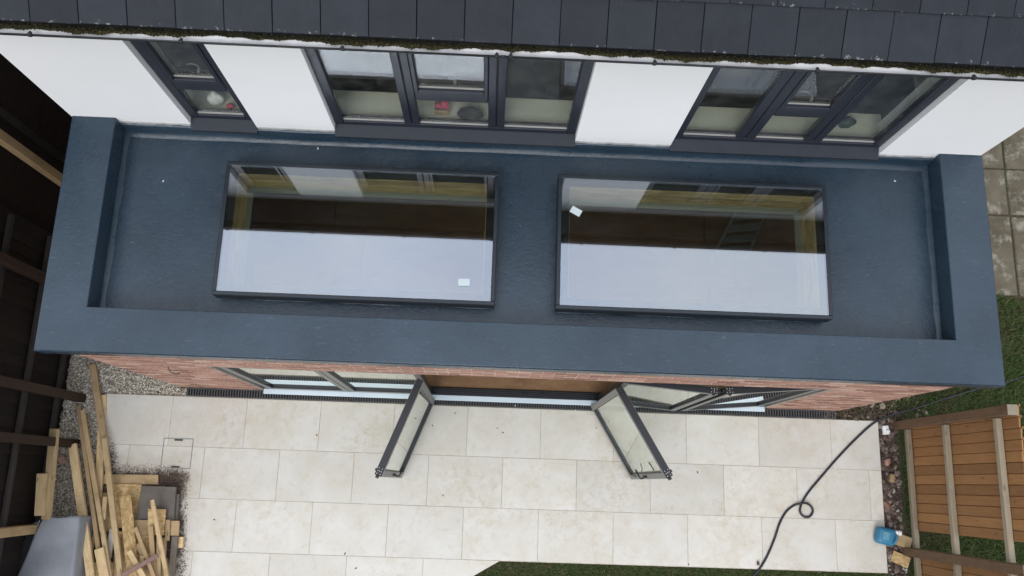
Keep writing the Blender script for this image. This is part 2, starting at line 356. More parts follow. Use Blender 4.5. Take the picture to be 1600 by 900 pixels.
GUTW = plain('white_gutter_lining', (.72,.73,.74), .5, .12, 14, .1)
MORTAR = plain('pale_mortar', (.58,.52,.45), .95, .18, 30, .4)
GROUT = plain('sandy_grout', (.43,.385,.31), .95, .35, 9, .4)
PLASTER = plain('cream_plaster', (.56,.55,.47), .9, .08, 4, .15)
PBOARD = plain('grey_green_plasterboard', (.44,.47,.40), .9, .08, 6, .1)
DARKIN = plain('dim_room_surface', (.2,.19,.175), .9, .1, 2, .1)
FRIT = plain('black_ceramic_border', (.008,.008,.009), .5, .05, 5, 0)
SLATE = m_slate(); GROUND = m_ground(); FLOORM = m_floor(); CONC = m_concrete(); NBRICK = m_brickwall()
GL_SKY = m_glass('coated_skylight_glass', .245, (.84,.86,.80), 1.0, .004, (.80,.86,1))
GL_WIN = m_glass('window_glass', .055, (.93,.95,.92), 1.15, .02)
GL_DOOR = m_glass('door_glass', .075, (.87,.90,.86), 1.5, .035, (.98,1,.965))
GRAVEL = m_tone('pale_gravel_stones', [(0,(.14,.115,.085)),(.2,(.32,.275,.21)),(.5,(.52,.47,.385)),(.75,(.64,.60,.52)),(1,(.76,.73,.66))])
DIRTST = m_tone('dirty_brown_stones', [(0,(.06,.045,.03)),(.3,(.13,.10,.07)),(.6,(.22,.18,.13)),(1,(.42,.37,.29))])
RUBBLE = m_tone('broken_rubble', [(0,(.035,.025,.02)),(.5,(.085,.06,.05)),(.75,(.16,.115,.098)),(.92,(.22,.185,.16)),(1,(.4,.37,.33))])
SOIL = m_tone('dark_soil_crumbs', [(0,(.03,.018,.012)),(.5,(.065,.04,.028)),(1,(.12,.085,.06))])
MOSS = m_tone('olive_moss', [(0,(.014,.013,.007)),(.4,(.033,.03,.011)),(.75,(.065,.058,.018)),(1,(.11,.095,.033))])
GRASS = m_tone('green_grass_blades', [(0,(.036,.06,.015)),(.45,(.062,.105,.027)),(.8,(.10,.14,.042)),(1,(.22,.19,.08))], .75, .05)
MEMB = plain('grey_membrane', (.235,.25,.27), .6, .16, 4, .2, bd=.008)
BLUE = plain('blue_jerrycan_plastic', (.03,.17,.29), .42, .1, 8, .06)
GREYSLAB = plain('dark_grey_paving', (.125,.108,.092), .9, .2, 9, .4)
CARD = plain('brown_cardboard', (.42,.27,.13), .85, .1, 7, .1)
PINK = plain('pink_cloth', (.55,.06,.13), .8, .2, 12, .3)
BAG = plain('black_bin_bag', (.014,.014,.015), .3, .1, 12, .6, bd=.02)
GREENBAG = plain('dark_green_bag', (.02,.04,.03), .5, .2, 12, .5, bd=.01)
PIPE = plain('purple_brown_bar', (.21,.12,.10), .6, .2, 12, .2)
LABELM = plain('white_paper_label', (.48,.56,.56), .6, .03, 10, 0)

# ------------------------------------------------------------------ the setting: ground, patio, path, lawn
g = MB(); g.add([(-300,-300,-.05),(300,-300,-.05),(300,300,-.05),(-300,300,-.05)], [(0,1,2,3)])
tag(g.build('ground', GROUND), kind='structure')

def clip(poly, a, n):          # keep the side where (p-a).n >= 0
    res = []
    for i, p in enumerate(poly):
        q = poly[(i+1) % len(poly)]; dp = (p[0]-a[0])*n[0]+(p[1]-a[1])*n[1]; dq = (q[0]-a[0])*n[0]+(q[1]-a[1])*n[1]
        if dp >= 0: res.append(p)
        if (dp >= 0) != (dq >= 0):
            t = dp/(dp-dq); res.append((p[0]+(q[0]-p[0])*t, p[1]+(q[1]-p[1])*t))
    return res
XL, XR = -4.41, 5.108
bed = MB(); bed.prism([(XL,.603),(XR,.603),(XR,-1.206),(.45,-1.206),(-.57,-1.806),(XL,-1.806)], -.049, -.0045)
patio = tag(bed.build('patio', GROUT), kind='structure')
CUT = ((.45,-1.206), (-.51,.86))
rows = [(0,.6,0), (-.6,0,.5), (-1.2,-.6,0), (-1.8,-1.2,.5)]
for ri, (y0, y1, off) in enumerate(rows):
    for k in range(-7, 8):
        x0 = (k+off)*.9; x1 = x0+.9; x0 = max(x0, XL); x1 = min(x1, XR)
        if x1-x0 < .03: continue
        if ri == 3 and x0 > .4: continue
        j = .0026
        poly = [(x0+j,y0+j),(x1-j,y0+j),(x1-j,y1-j),(x0+j,y1-j)]
        if ri == 3: poly = clip(poly, (CUT[0][0]-.004, CUT[0][1]), CUT[1])
        if len(poly) < 3: continue
        m = MB(); dz = random.uniform(-.0012,.0012); m.prism(poly, -.04, dz, .0022); m.build('slab', STONE, patio)

# inspection cover let into the paving: recessed tray filled with the same stone
ic = thing('inspection_cover', 'square recessed drain cover let into the paving beside the wood pile', 'drain cover', loc=(-3.474,-.086,0))
m = MB()
for a, b in (((-.178,-.178,-.002),(.178,-.17,.004)),((-.178,.17,-.002),(.178,.178,.004)),((-.178,-.17,-.002),(-.17,.17,.004)),((.17,-.17,-.002),(.178,.17,.004))): m.box(a, b)
m.build('frame', GREYPVC, ic)
for sy in (-1, 1):
    m = MB(); m.cbox((-.05,sy*.158-.009,.0),(.05,sy*.158+.009,.0055), .002); m.build('lifting_key', BLACK, ic)

# side path: old concrete slabs beyond the right-hand corner of the house
pth = MB(); pth.prism([(4.78,2.25),(7.9,2.25),(7.9,9),(4.78,9)], -.049, -.02)
side = tag(pth.build('side_path', GROUND), kind='structure')
for i, (ya, yb) in enumerate(((2.28,3.36),(3.385,4.02),(4.045,4.95),(4.975,5.9),(5.925,6.9))):
    for j, (xa, xb) in enumerate(((4.8,5.93),(5.955,7.06),(7.085,7.88))):
        sh = random.uniform(-.02,.02)
        m = MB(); m.cbox((xa, ya+sh*.4, -.045), (xb, yb+sh*.4, random.uniform(-.006,.006)), .012); m.build('slab', CONC, side)

def scatter_in(x0, x1, y0, y1, n): return [(random.uniform(x0,x1), random.uniform(y0,y1)) for _ in range(n)]
m = MB(); m.prism([(-4.98,2.8),(-4.98,-1.9),(XL-.01,-1.9),(XL-.01,.61),(-3.47,.61),(-3.47,.70),(-3.54,.70),(-3.54,2.8)], -.049, -.036); tag(m.build('gravel_bed', plain('sandy_gravel_bed', (.36,.315,.245), .95, .35, 40, .6, bd=.01)), kind='structure')
# gravel strip between the left fence and the paving
m = MB()
for x, y in scatter_in(-4.95,-3.46,-1.7,1.5,24000):
    if x > XL-.01 and y < .6: continue
    if x > -3.53 and y > .7: continue
    m.rock((x, y, random.uniform(-.036,-.014)), random.uniform(.006,.0145), (1,random.uniform(.6,1),.6), .3+.7*random.random() if random.random() < .8 else random.uniform(0,.2))
tag(m.build('gravel', GRAVEL), 'pale gravel strip between the dark fence and the paving', 'gravel', kind='stuff')
# soil and stones at the right-hand foot of the brick wall
m = MB()
for x, y in scatter_in(4.45,5.75,.6,1.35,4200):
    if x < 4.63 and y > .705: continue
    if x < XR and y < .607: continue
    c = random.random(); m.rock((x, y, random.uniform(-.045,-.015)), random.uniform(.005,.018) if c < .96 else random.uniform(.025,.045), (1,random.uniform(.6,1),.65), (c**2.2)*.75 if random.random() < .3 else random.uniform(0,.22))
tag(m.build('wall_foot_stones', DIRTST), 'dirty stones and soil along the foot of the brick wall', 'stones', kind='stuff')
# rubble trench between the paving and the right-hand fence
m = MB()
for x, y in scatter_in(5.12,5.34,-1.5,.62,2200):
    r = random.choice((.007,.009,.012,.012,.016,.022,.035)); m.rock((x, y, -.05+r*.4), r, (random.uniform(.7,1.3),random.uniform(.7,1.5),.7), random.random()**1.1)
tag(m.build('rubble', RUBBLE), 'pinkish broken rubble in the trench beside the paving edge', 'rubble', kind='stuff')

def grass(name, label, spots, hmin, hmax, z=-.05):
    vs = []; fs = []; tone = []
    for x, y in spots:
        h = random.uniform(hmin,hmax); a = random.uniform(0,6.283); wd = random.uniform(.0022,.0042); ln = random.uniform(.2,.95)*h; tn = min(1, max(0, random.gauss(.45,.24)))
        dx, dy = math.cos(a), math.sin(a); n = len(vs)
        vs += [(x-dy*wd,y+dx*wd,z),(x+dy*wd,y-dx*wd,z),(x+dx*ln*.45+dy*wd*.8,y+dy*ln*.45-dx*wd*.8,z+h*.65),(x+dx*ln*.45-dy*wd*.8,y+dy*ln*.45+dx*wd*.8,z+h*.65),(x+dx*ln,y+dy*ln,z+h)]
        fs += [(n,n+1,n+2,n+3),(n+3,n+2,n+4)]; tone += [tn,tn]
    mm = MB(); mm.v = vs; mm.f = fs; mm.c = tone
    return tag(mm.build(name, GRASS), label, 'grass', kind='stuff')
def clumpy(x, y, s=2.3):
    return .5+.5*math.sin(x*s*2.1+1.3*math.sin(y*s*1.7))*math.cos(y*s*2.6+math.sin(x*s*1.1))
sp = [(x,y) for x, y in scatter_in(-.5,6.2,-2.6,-1.2,62000) if y < -1.209 and ((x-.45)*-.51+(y+1.206)*.86 < -.012 or x > .46) and not (5.2 < x < 5.45 and random.random() < .6)]
grass('lawn', 'mown green lawn along the bottom edge of the paving', sp, .025, .06)
sp = [(x,y) for x, y in scatter_in(5.4,8.4,-1.6,2.32,90000) if (y < 2.27 or random.random() < .2) and random.random() < .35+.75*clumpy(x,y)]
sp += [(x,y) for x, y in scatter_in(4.7,5.4,.75,2.25,4500) if random.random() < clumpy(x,y)*.6]
grass('rough_grass', 'rough weedy grass beside the side path behind the fence', sp, .03, .10)

# ------------------------------------------------------------------ the house
WY = 2.82; HX0, HX1 = -3.655, 4.748; HB = 10.6
house = thing('house', 'white rendered house with dark slate roof and black gutter', 'house', loc=(.55, 6.7, 0))
def hp(mb, name, mat, parent=None, smooth=False):         # build in world space, parent keeping place
    o = mb.build(name, mat, None, smooth); p = parent or house; o.parent = p; o.matrix_parent_inverse = Matrix.Translation(-Vector(p.location)); return o
WINS = [(-2.597,-1.992), (-1.272,.957), (1.852,3.818)]; WZ0, WZ1 = 3.09, 5.06
xs = [HX0] + [q for w_ in WINS for q in w_] + [HX1]
m = MB()
def wallgrid(m, xs, zs, holes, y0, y1):
    for i in range(len(xs)-1):
        for k in range(len(zs)-1):
            if (i,k) in holes: continue
            x0,x1,z0,z1 = xs[i],xs[i+1],zs[k],zs[k+1]
            m.add([(x0,y0,z0),(x1,y0,z0),(x1,y0,z1),(x0,y0,z1)], [(0,1,2,3)]); m.add([(x0,y1,z0),(x1,y1,z0),(x1,y1,z1),(x0,y1,z1)], [(3,2,1,0)])
    for (i,k) in holes:
        x0,x1,z0,z1 = xs[i],xs[i+1],zs[k],zs[k+1]
        m.add([(x0,y0,z0),(x0,y1,z0),(x0,y1,z1),(x0,y0,z1)], [(3,2,1,0)]); m.add([(x1,y0,z0),(x1,y1,z0),(x1,y1,z1),(x1,y0,z1)], [(0,1,2,3)])
        m.add([(x0,y0,z0),(x1,y0,z0),(x1,y1,z0),(x0,y1,z0)], [(0,1,2,3)]); m.add([(x0,y0,z1),(x1,y0,z1),(x1,y1,z1),(x0,y1,z1)], [(3,2,1,0)])
    x0,x1,z0,z1 = xs[0],xs[-1],zs[0],zs[-1]
    m.add([(x0,y0,z0),(x1,y0,z0),(x1,y1,z0),(x0,y1,z0)], [(3,2,1,0)]); m.add([(x0,y0,z1),(x1,y0,z1),(x1,y1,z1),(x0,y1,z1)], [(0,1,2,3)])
    m.add([(x0,y0,z0),(x0,y1,z0),(x0,y1,z1),(x0,y0,z1)], [(0,1,2,3)]); m.add([(x1,y0,z0),(x1,y1,z0),(x1,y1,z1),(x1,y0,z1)], [(3,2,1,0)])
wallgrid(m, xs, [2.62, WZ0, WZ1, 5.2], [(1,1),(3,1),(5,1)], WY, WY+.3)
hp(m, 'rear_wall', WHITE)
for x0, x1 in ((HX0,HX0+.28),(HX1-.28,HX1)):
    m = MB(); m.prism([(x0,WY+.302),(x1,WY+.302),(x1,HB),(x0,HB)], -.04, 5.2); hp(m, 'side_wall', WHITE)
m = MB(); m.box((HX0+.282,HB-.28,-.04),(HX1-.282,HB,5.2)); hp(m, 'front_wall', WHITE)
for x in (HX0, HX1-.2):
    m = MB(); m.add([(x,WY,5.21),(x,HB,5.21),(x,6.56,7.4),(x+.2,WY,5.21),(x+.2,HB,5.21),(x+.2,6.56,7.4)], [(0,1,2),(5,4,3),(0,2,5,3),(2,1,4,5)]); hp(m, 'gable', WHITE)
m = MB(); m.box((HX0+.29,WY+.31,2.63),(HX1-.29,HB-.29,2.74)); hp(m, 'upper_floor', plain('dark_room_carpet', (.05,.05,.045), .95, .2, 5, .2))
m = MB(); m.box((HX0+.29,5.2,2.75),(HX1-.29,5.3,5.1)); m.box((-1.75,WY+.31,2.75),(-1.65,5.19,5.1)); m.box((1.4,WY+.31,2.75),(1.5,5.19,5.1)); hp(m, 'added_partition', DARKIN)  # back partition added to keep the upper rooms dark behind the windows
m = MB(); m.box((HX0+.29,WY+.31,5.11),(HX1-.29,HB-.29,5.19)); hp(m, 'upper_ceiling', PLASTER)
# loose render bead along the foot of the wall
BEAD = plain('grey_render_bead', (.40,.41,.40), .9, .3, 20, .4)
for xa, xb in zip([HX0+.02]+[w_[1]+.005 for w_ in WINS], [w_[0]-.005 for w_ in WINS]+[HX1-.02]):
    m = MB(); n_ = max(4, int((xb-xa)/.05)); vs_ = []
    for i in range(n_+1):
        x = xa+(xb-xa)*i/n_; y = WY-random.uniform(.004,.012); z0 = 3.105-random.uniform(0,.012); z1 = 3.128+random.uniform(0,.006); vs_ += [(x,y,z0),(x,y,z1),(x,WY-.0015,z1),(x,WY-.0015,z0)]
    m.add(vs_, [(4*i+k,4*i+4+k,4*i+4+(k+1)%4,4*i+(k+1)%4) for i in range(n_) for k in range(4)]); hp(m, 'render_bead', BEAD)
# soffit, fascia, gutter
m = MB(); m.box((HX0-.12,2.565,5.205),(HX1+.12,WY+.02,5.225)); hp(m, 'soffit', BLACK)
m = MB(); m.box((HX0-.12,2.545,5.19),(HX1+.12,2.563,5.37)); hp(m, 'fascia', BLACK)
GX0, GX1 = HX0-.2, HX1+.2
def gut(rad, cy, cz, sx, n=12, a0=180, a1=360): return [(cy+rad*math.cos(R(a0+(a1-a0)*i/n)), cz+sx*rad*math.sin(R(a0+(a1-a0)*i/n))) for i in range(n+1)]
def sweep(m, prof, x0, x1, flip=False):
    n = len(prof); vs = [(x0,y,z) for y,z in prof]+[(x1,y,z) for y,z in prof]
    m.add(vs, [((i,i+1,n+i+1,n+i) if not flip else (n+i,n+i+1,i+1,i)) for i in range(n-1)])
gm = MB(); GC = (2.505, 5.31)
sweep(gm, gut(.0485, GC[0], GC[1], 1.25), GX0, GX1); gut_o = hp(gm, 'gutter', BLACK, smooth=True)
gm = MB(); sweep(gm, gut(.044, GC[0], GC[1]-.002, 1.2), GX0, GX1, True); hp(gm, 'gutter_lining', GUTW, gut_o, True)
gm = MB(); gm.tube([(GX0,2.4575,5.311),(.24,2.4575,5.311)], .0058, 8); gm.tube([(.265,2.4575,5.311),(GX1,2.4575,5.311)], .0058, 8); gm.tube([(.235,2.4575,5.311),(.27,2.4575,5.311)], .0085, 8); hp(gm, 'rim', BLACK, gut_o, True)
for x in (-3.62,-2.86,-1.875,-.815,.208,.301,1.265,2.362,3.429,4.45):
    gm = MB(); gm.cbox((x-.014,2.447,5.296),(x+.014,2.468,5.323), .003); gm.cbox((x-.008,2.462,5.298),(x+.008,2.482,5.318), .002); hp(gm, 'bracket', BLACK, gut_o)
gm = MB()
for _ in range(9000):
    x = random.uniform(GX0,GX1); edge = 2.510+.008*math.sin(x*3.1)+.006*math.sin(x*11+1)+.004*math.sin(x*37)
    y = edge+abs(random.gauss(0,.018)); y = min(y, 2.545); r = random.uniform(.003,.008)
    gm.rock((x,y,5.285+.25*(y-2.49)+random.uniform(-.006,.008)), r, (1.3,1,.7), min(1,max(0,random.gauss(.42 if y < 2.52 else .1,.22))))  # darker moss tone at the back paints in the shade under the slates
for i in range(220):
    x = GX0+(GX1-GX0)*i/220; x2 = GX0+(GX1-GX0)*(i+1)/220; e_ = lambda x: 2.512+.008*math.sin(x*3.1)+.006*math.sin(x*11+1)+.004*math.sin(x*37)
    gm.add([(x,e_(x),5.284),(x2,e_(x2),5.284),(x2,2.552,5.29),(x,2.552,5.29)], [(0,1,2,3)], .12)
mo = hp(gm, 'moss', MOSS, gut_o); mo['kind'] = 'stuff'
# roof: slates on the garden slope one by one
PT = R(30); SW, SG = .3118, .31
rm = MB()
yr, zr = 6.56, 5.385+(6.56-2.53)*math.tan(PT)
rm.add([(HX0-.2,2.56,5.372),(HX1+.2,2.56,5.372),(HX1+.2,yr,zr-.03),(HX0-.2,yr,zr-.03),(HX0-.2,HB+.3,5.372),(HX1+.2,HB+.3,5.372)], [(0,1,2,3),(3,2,5,4)])
roof = hp(rm, 'roof', SLATE)
sm = MB(); sm.cbox((-SW/2+.0022,0,0),(SW/2-.0022,.6,.011), .0025); sme = sm.mesh('slate', SLATE)
def slates(k0, k1, each):
    big = MB()
    for k in range(k0, k1):
        y = 2.507+k*SG*math.cos(PT); z = 5.392+k*SG*math.sin(PT); off = (0 if k % 2 == 0 else .5)
        for i in range(-13, 17):
            x = -.009+(i+off+.5)*SW
            if x < HX0-.2 or x > HX1+.25: continue
            tilt = PT-R(2.2)+random.uniform(-.004,.004); rz = random.uniform(-.004,.004); dz = random.uniform(0,.003)
            if each:
                o = ob('slate', sme, roof, (x,y+random.uniform(-.003,.003),z+dz), (tilt,0,rz))
            else: big.cbox((-SW/2+.0022,0,0),(SW/2-.0022,.6,.011), .0025, Matrix.Translation((x,y,z+dz)) @ Matrix.Rotation(tilt,4,'X'))
    return big
slates(0, 9, True); b = slates(9, 15, False); o = hp(b, 'upper_slates', SLATE, roof); o['kind'] = 'stuff'
rm = MB(); rm.tube([(HX0-.2,yr,zr+.0),(HX1+.2,yr,zr)], .09, 10); hp(rm, 'ridge', SLATE, roof, True)

# windows ------------------------------------------------------------
FY0, FY1 = 2.872, 2.942
def window(x0, x1, mull, split, label):
    m = MB(); st = .088; zb = WZ0+.06
    m.cbox((x0+.003,FY0,zb),(x0+st,FY1,WZ1-.003), .006); m.cbox((x1-st,FY0,zb),(x1-.003,FY1,WZ1-.003), .006)
    m.cbox((x0+st+.001,FY0,zb),(x1-st-.001,FY1,zb+.075), .006); m.cbox((x0+st+.001,FY0,WZ1-.09),(x1-st-.001,FY1,WZ1-.003), .006)
    wn = hp(m, 'window', ANTH); wn['label'] = label
    cells = []; prev = x0+st
    for a, b in mull:
        c = (a+b)/2
        for u, v in ((a,c-.004),(c+.004,b)):
            mm = MB(); mm.cbox((u,FY0-.004,zb+.076),(v,FY1-.002,WZ1-.091), .006); hp(mm, 'mullion', ANTH, wn)
        mm = MB(); mm.box((c-.0035,FY0+.012,zb+.077),(c+.0035,FY1-.01,WZ1-.092)); hp(mm, 'joint_seal', BLACK, wn)
        cells.append((prev,a)); prev = b
    cells.append((prev,x1-st))
    for ci, (a, b) in enumerate(cells):
        za, zt = zb+.0755, WZ1-.0905
        if ci == split:
            mm = MB(); mm.cbox((a+.001,FY0-.006,3.735),(b-.001,FY1-.003,3.895), .008); hp(mm, 'transom', ANTH, wn)
            parts = [(za,3.734,0),(3.896,zt,.038)]
        else: parts = [(za,zt,0)]
        for p0, p1, sash in parts:
            if sash:
                mm = MB(); s = sash; y0 = FY0-.012
                mm.cbox((a+.002,y0,p0+.002),(a+s,FY0+.04,p1-.002), .005); mm.cbox((b-s,y0,p0+.002),(b-.002,FY0+.04,p1-.002), .005)
                mm.cbox((a+s+.001,y0,p0+.002),(b-s-.001,FY0+.04,p0+s), .005); mm.cbox((a+s+.001,y0,p1-s),(b-s-.001,FY0+.04,p1-.002), .005)
                hp(mm, 'sash', ANTH, wn)
                a2, b2, q0, q1 = a+s, b-s, p0+s, p1-s
                mm = MB(); cx = (a+b)/2+.03
                mm.cbox((cx-.012,FY1-.02,q0-.01),(cx+.012,FY1+.03,q0+.03), .004); mm.tube([(cx,FY1+.03,q0+.01),(cx-.02,FY1+.05,q0+.02),(cx-.06,FY1+.055,q0+.03),(cx-.11,FY1+.05,q0+.02)], .007, 8); hp(mm, 'handle', GREYPVC, wn, True)
            else: a2, b2, q0, q1 = a, b, p0, p1
            mm = MB(); mm.box((a2+.001,FY0+.03,q0+.001),(b2-.001,FY0+.05,q1-.001)); hp(mm, 'pane', GL_WIN, wn)
            mm = MB(); mm.box((a2+.001,FY0+.016,q0+.0005),(b2-.001,FY0+.029,q0+.008)); hp(mm, 'glazing_bead', METAL, wn)
    m = MB()   # sloping outer sill
    m.add([(x0-.002,2.775,WZ0-.03),(x1+.002,2.775,WZ0-.03),(x1+.002,FY0+.02,WZ0+.022),(x0-.002,FY0+.02,WZ0+.022),(x0-.002,2.775,WZ0+.005),(x1+.002,2.775,WZ0+.005),(x1+.002,FY0+.02,WZ0+.059),(x0-.002,FY0+.02,WZ0+.059)],
          [(0,3,2,1),(4,5,6,7),(0,1,5,4),(1,2,6,5),(2,3,7,6),(3,0,4,7)]); hp(m, 'sill', SILLD, wn)
    m = MB(); m.cbox((x0-.04,WY+.125,WZ0+.02),(x1+.04,WY+.40,WZ0+.055), .006); hp(m, 'inner_sill', PLASTER, wn)
window(*WINS[0], [], 0, 'narrow dark grey window with one opening light')
window(*WINS[1], [(-.622,-.482),(.142,.290)], 1, 'wide dark grey window of three lights')
window(*WINS[2], [(2.432,2.610),(3.066,3.228)], 1, 'dark grey three-light window nearest the side path')

# ------------------------------------------------------------------ the extension
EX0, EX1, EY = -3.522, 4.620, .712
DX0, DX1, DZ = -2.522, 3.690, 2.125
ext = thing('rear_extension', 'single-storey brick extension with dark blue-grey fibreglass flat roof', 'extension', loc=(.55, 1.7, 0))
def ep(mb, name, mat, parent=None, smooth=False):
    o = mb.build(name, mat, None, smooth); o.parent = parent or ext; o.matrix_parent_inverse = Matrix.Translation(-Vector(o.parent.location)); return o
m = MB(); d = .003
wallgrid(m, [EX0+d,DX0,DX1,EX1-d], [-.04,DZ,3.04], [(1,0)], EY+d, EY+.3); wall = ep(m, 'front_wall', MORTAR)
m = MB(); m.box((EX0+d,EY+.302,-.04),(EX0+.255,WY-.002,3.04)); ep(m, 'side_wall', MORTAR)
m = MB(); m.box((EX1-.255,EY+.302,-.04),(EX1-d,WY-.002,3.04)); ep(m, 'side_wall', MORTAR)
bm_ = MB(); bm_.cbox((0,0,0),(.215,.1,.065), .0035); bme = bm_.mesh('brick', BRICKP)
hm_ = MB(); hm_.cbox((0,0,0),(.1025,.1,.065), .0035); hme = hm_.mesh('half_brick', BRICKP)
cnt = 0; mass = MB()
for k in range(39, -1, -1):
    z = .005+k*.0755; x = EX0-(0 if k % 2 == 0 else .1125)
    while x < EX1-.03:
        x0, x1 = max(x, EX0), min(x+.215, EX1); x += .225
        segs = [(x0,x1)]
        if z+.065 < DZ+.03:
            segs = [s for s in ((x0,min(x1,DX0-.004)),(max(x0,DX1+.004),x1)) if s[1]-s[0] > .03]
        for a, b in segs:
            if b-a < .03: continue
            j = random.uniform(-.002,.002); yy = EY+random.uniform(-.0025,.0015)
            if cnt < 300 and abs((b-a)-.215) < .02:
                o = ob('brick', bme, wall, (a,yy,z+j*.5), (0,0,random.uniform(-.004,.004))); cnt += 1
            elif cnt < 300 and abs((b-a)-.1025) < .02:
                o = ob('brick', hme, wall, (a,yy,z), (0,0,0)); cnt += 1
            else: mass.cbox((a,yy,z),(b,yy+.1,z+.065), .0035, None, random.random())
for sx_, X in ((-1,EX0),(1,EX1)):
    for k in range(40):
        z = .005+k*.0755; y = EY+(.1125 if k % 2 else .225)-.1
        while y < WY-.02:
            y1 = min(y+.215, WY-.004); a, b = (X+.0,X+.1) if sx_ < 0 else (X-.1,X); mass.cbox((a,y,z),(b,y1,z+.065), .0035, None, random.random()); y += .225
o = ep(mass, 'brickwork', BRICKM, wall); o['kind'] = 'stuff'
m = MB(); m.box((DX0-.15,EY+.012,DZ-.006),(DX1+.15,EY+.29,DZ-.001)); ep(m, 'lintel', ANTHD)
# loose cable stub on the wall
m = MB(); m.tube([(-2.95,EY-.006,2.0),(-2.93,EY-.05,1.97),(-2.9,EY-.06,1.9),(-2.88,EY-.045,1.86)], .005, 6); ep(m, 'cable_stub', BLACK)

# fibreglass: parapet, deck, upstand
PX0, PX1, PY0 = -3.645, 4.762, .667; IX0, IX1, IY0 = -3.25, 4.355, 1.06; PZ, DK = 3.2, 2.95
def strip_grid(m, quad, nu, nv, jit=0):
    a, b, c, d_ = [Vector(q) for q in quad]; n0 = len(m.v); vs = []; fs = []
    for j in range(nv+1):
        for i in range(nu+1):
            u, v = i/nu, j/nv; p = (a*(1-u)+b*u)*(1-v)+(d_*(1-u)+c*u)*v; vs.append(p)
    for j in range(nv):
        for i in range(nu): q = j*(nu+1)+i; fs.append((q,q+1,q+nu+2,q+nu+1))
    m.add(vs, fs)
me = bpy.data.meshes.new('parapet')
oz, iz = 3.045, 2.93
O = [(PX0,PY0),(PX1,PY0),(PX1,WY-.0015),(PX0,WY-.0015)]; I = [(IX0,IY0),(IX1,IY0),(IX1,WY-.0015),(IX0,WY-.0015)]
import bmesh
bm = bmesh.new()
def V3(p, z): return bm.verts.new((p[0],p[1],z))
ot = [V3(p,PZ) for p in O]; obt = [V3(p,oz) for p in O]; it = [V3(p,PZ) for p in I]; ib = [V3(p,iz) for p in I]
u = [V3(p,oz) for p in ((EX0+.05,EY+.05),(EX1-.05,EY+.05),(EX1-.05,WY-.0015),(EX0+.05,WY-.0015))]
F = bm.faces.new
F((ot[0],ot[1],it[1],it[0])); F((ot[1],ot[2],it[2],it[1])); F((ot[3],ot[0],it[0],it[3]))
for a, b in ((0,1),(1,2),(3,0)):
    F((ot[a],obt[a],obt[b],ot[b])); F((it[a],it[b],ib[b],ib[a])); F((obt[a],u[a],u[b],obt[b]))
bmesh.ops.recalc_face_normals(bm, faces=bm.faces)
ed = [e for e in bm.edges if all(v in ot+it for v in e.verts) and not e.is_boundary and len(e.link_faces) == 2 and e.calc_face_angle(0) > .5]
bmesh.ops.bevel(bm, geom=ed, offset=.012, segments=3, affect='EDGES', profile=.6)
bm.to_mesh(me); bm.free(); me.materials.append(GRP)
po = ob('parapet', me, ext); po.matrix_parent_inverse = Matrix.Translation(-Vector(ext.location)); smooth_by_angle(po, 40)
# pale trim lip under the parapet edge
m = MB(); m.cbox((PX0-.003,PY0-.006,3.04),(PX1+.003,PY0-.0005,3.196), .002); ep(m, 'edge_trim', GRP)
SKY = [(-2.218,.264,1.220,2.468), (.806,3.288,1.212,2.476)]
KI = .028                                  # kerb stands in from the frame edge
def holes_grid(m, xs, ys, z, holes, up=True):
    for i in range(len(xs)-1):
        for j in range(len(ys)-1):
            if (i,j) in holes: continue
            a, b, c, d_ = (xs[i],ys[j],z),(xs[i+1],ys[j],z),(xs[i+1],ys[j+1],z),(xs[i],ys[j+1],z)
            m.add([a,b,c,d_], [(0,1,2,3) if up else (3,2,1,0)])
m = MB(); hin = .11
ya, yb = 1.216+hin, 2.472-hin
X = [IX0-.02,SKY[0][0]+hin,SKY[0][1]-hin,SKY[1][0]+hin,SKY[1][1]-hin,IX1+.02]; Yv = [IY0-.02,ya,yb,WY-.0015]
holes_grid(m, X, Yv, DK, [(1,1),(3,1)]); ep(m, 'roof_deck', GRP)
m = MB(); holes_grid(m, [EX0+.29]+X[1:5]+[EX1-.29], [EY+.02,ya,yb,WY+.3], 2.62, [(1,1),(3,1)], False); ep(m, 'ceiling', PLASTER)
# coved fillets where deck meets parapet and wall
def fillet(m, p, q, inward, w, h, amp, n=40):
    p = Vector(p); q = Vector(q); iw = Vector(inward); vs = []; fs = []
    for i in range(n+1):
        t = i/n; c = p.lerp(q, t); ww = w*(1+amp*(math.sin(t*17+p.x)+.6*math.sin(t*41+p.y))*.5)
        vs += [c+Vector((0,0,h)), c+iw*ww*.35+Vector((0,0,h*.28)), c+iw*ww+Vector((0,0,.002))]
    for i in range(n):
        k = 3*i; fs += [(k,k+1,k+4,k+3),(k+1,k+2,k+5,k+4)]
    m.add(vs, fs)
m = MB(); fillet(m, (IX0+.001,IY0,DK), (IX0+.001,WY,DK), (1,0,0), .04, .03, .3); ep(m, 'corner_fillet', GRP, None, True)
m = MB(); fillet(m, (IX1-.001,IY0,DK), (IX1-.001,WY,DK), (-1,0,0), .04, .03, .3); ep(m, 'corner_fillet', GRP, None, True)
m = MB(); fillet(m, (IX0,IY0+.001,DK), (IX1,IY0+.001,DK), (0,1,0), .035, .03, .2, 90); ep(m, 'corner_fillet', GRP, None, True)
m = MB()
prof = [(WY-.0025,3.1),(WY-.022,3.098),(WY-.027,3.088),(WY-.03,3.01),(WY-.05,2.965),(WY-.085,DK+.002)]
n = 100
for i in range(n+1):
    x = IX0+.002+(IX1-IX0-.004)*i/n; jy = .002*math.sin(x*5.3)+.001*math.sin(x*13)
    m.v += [(x,y+jy*(1 if k > 1 else 0),z+jy*.6*(1 if k < 3 else 0)) for k, (y,z) in enumerate(prof)]
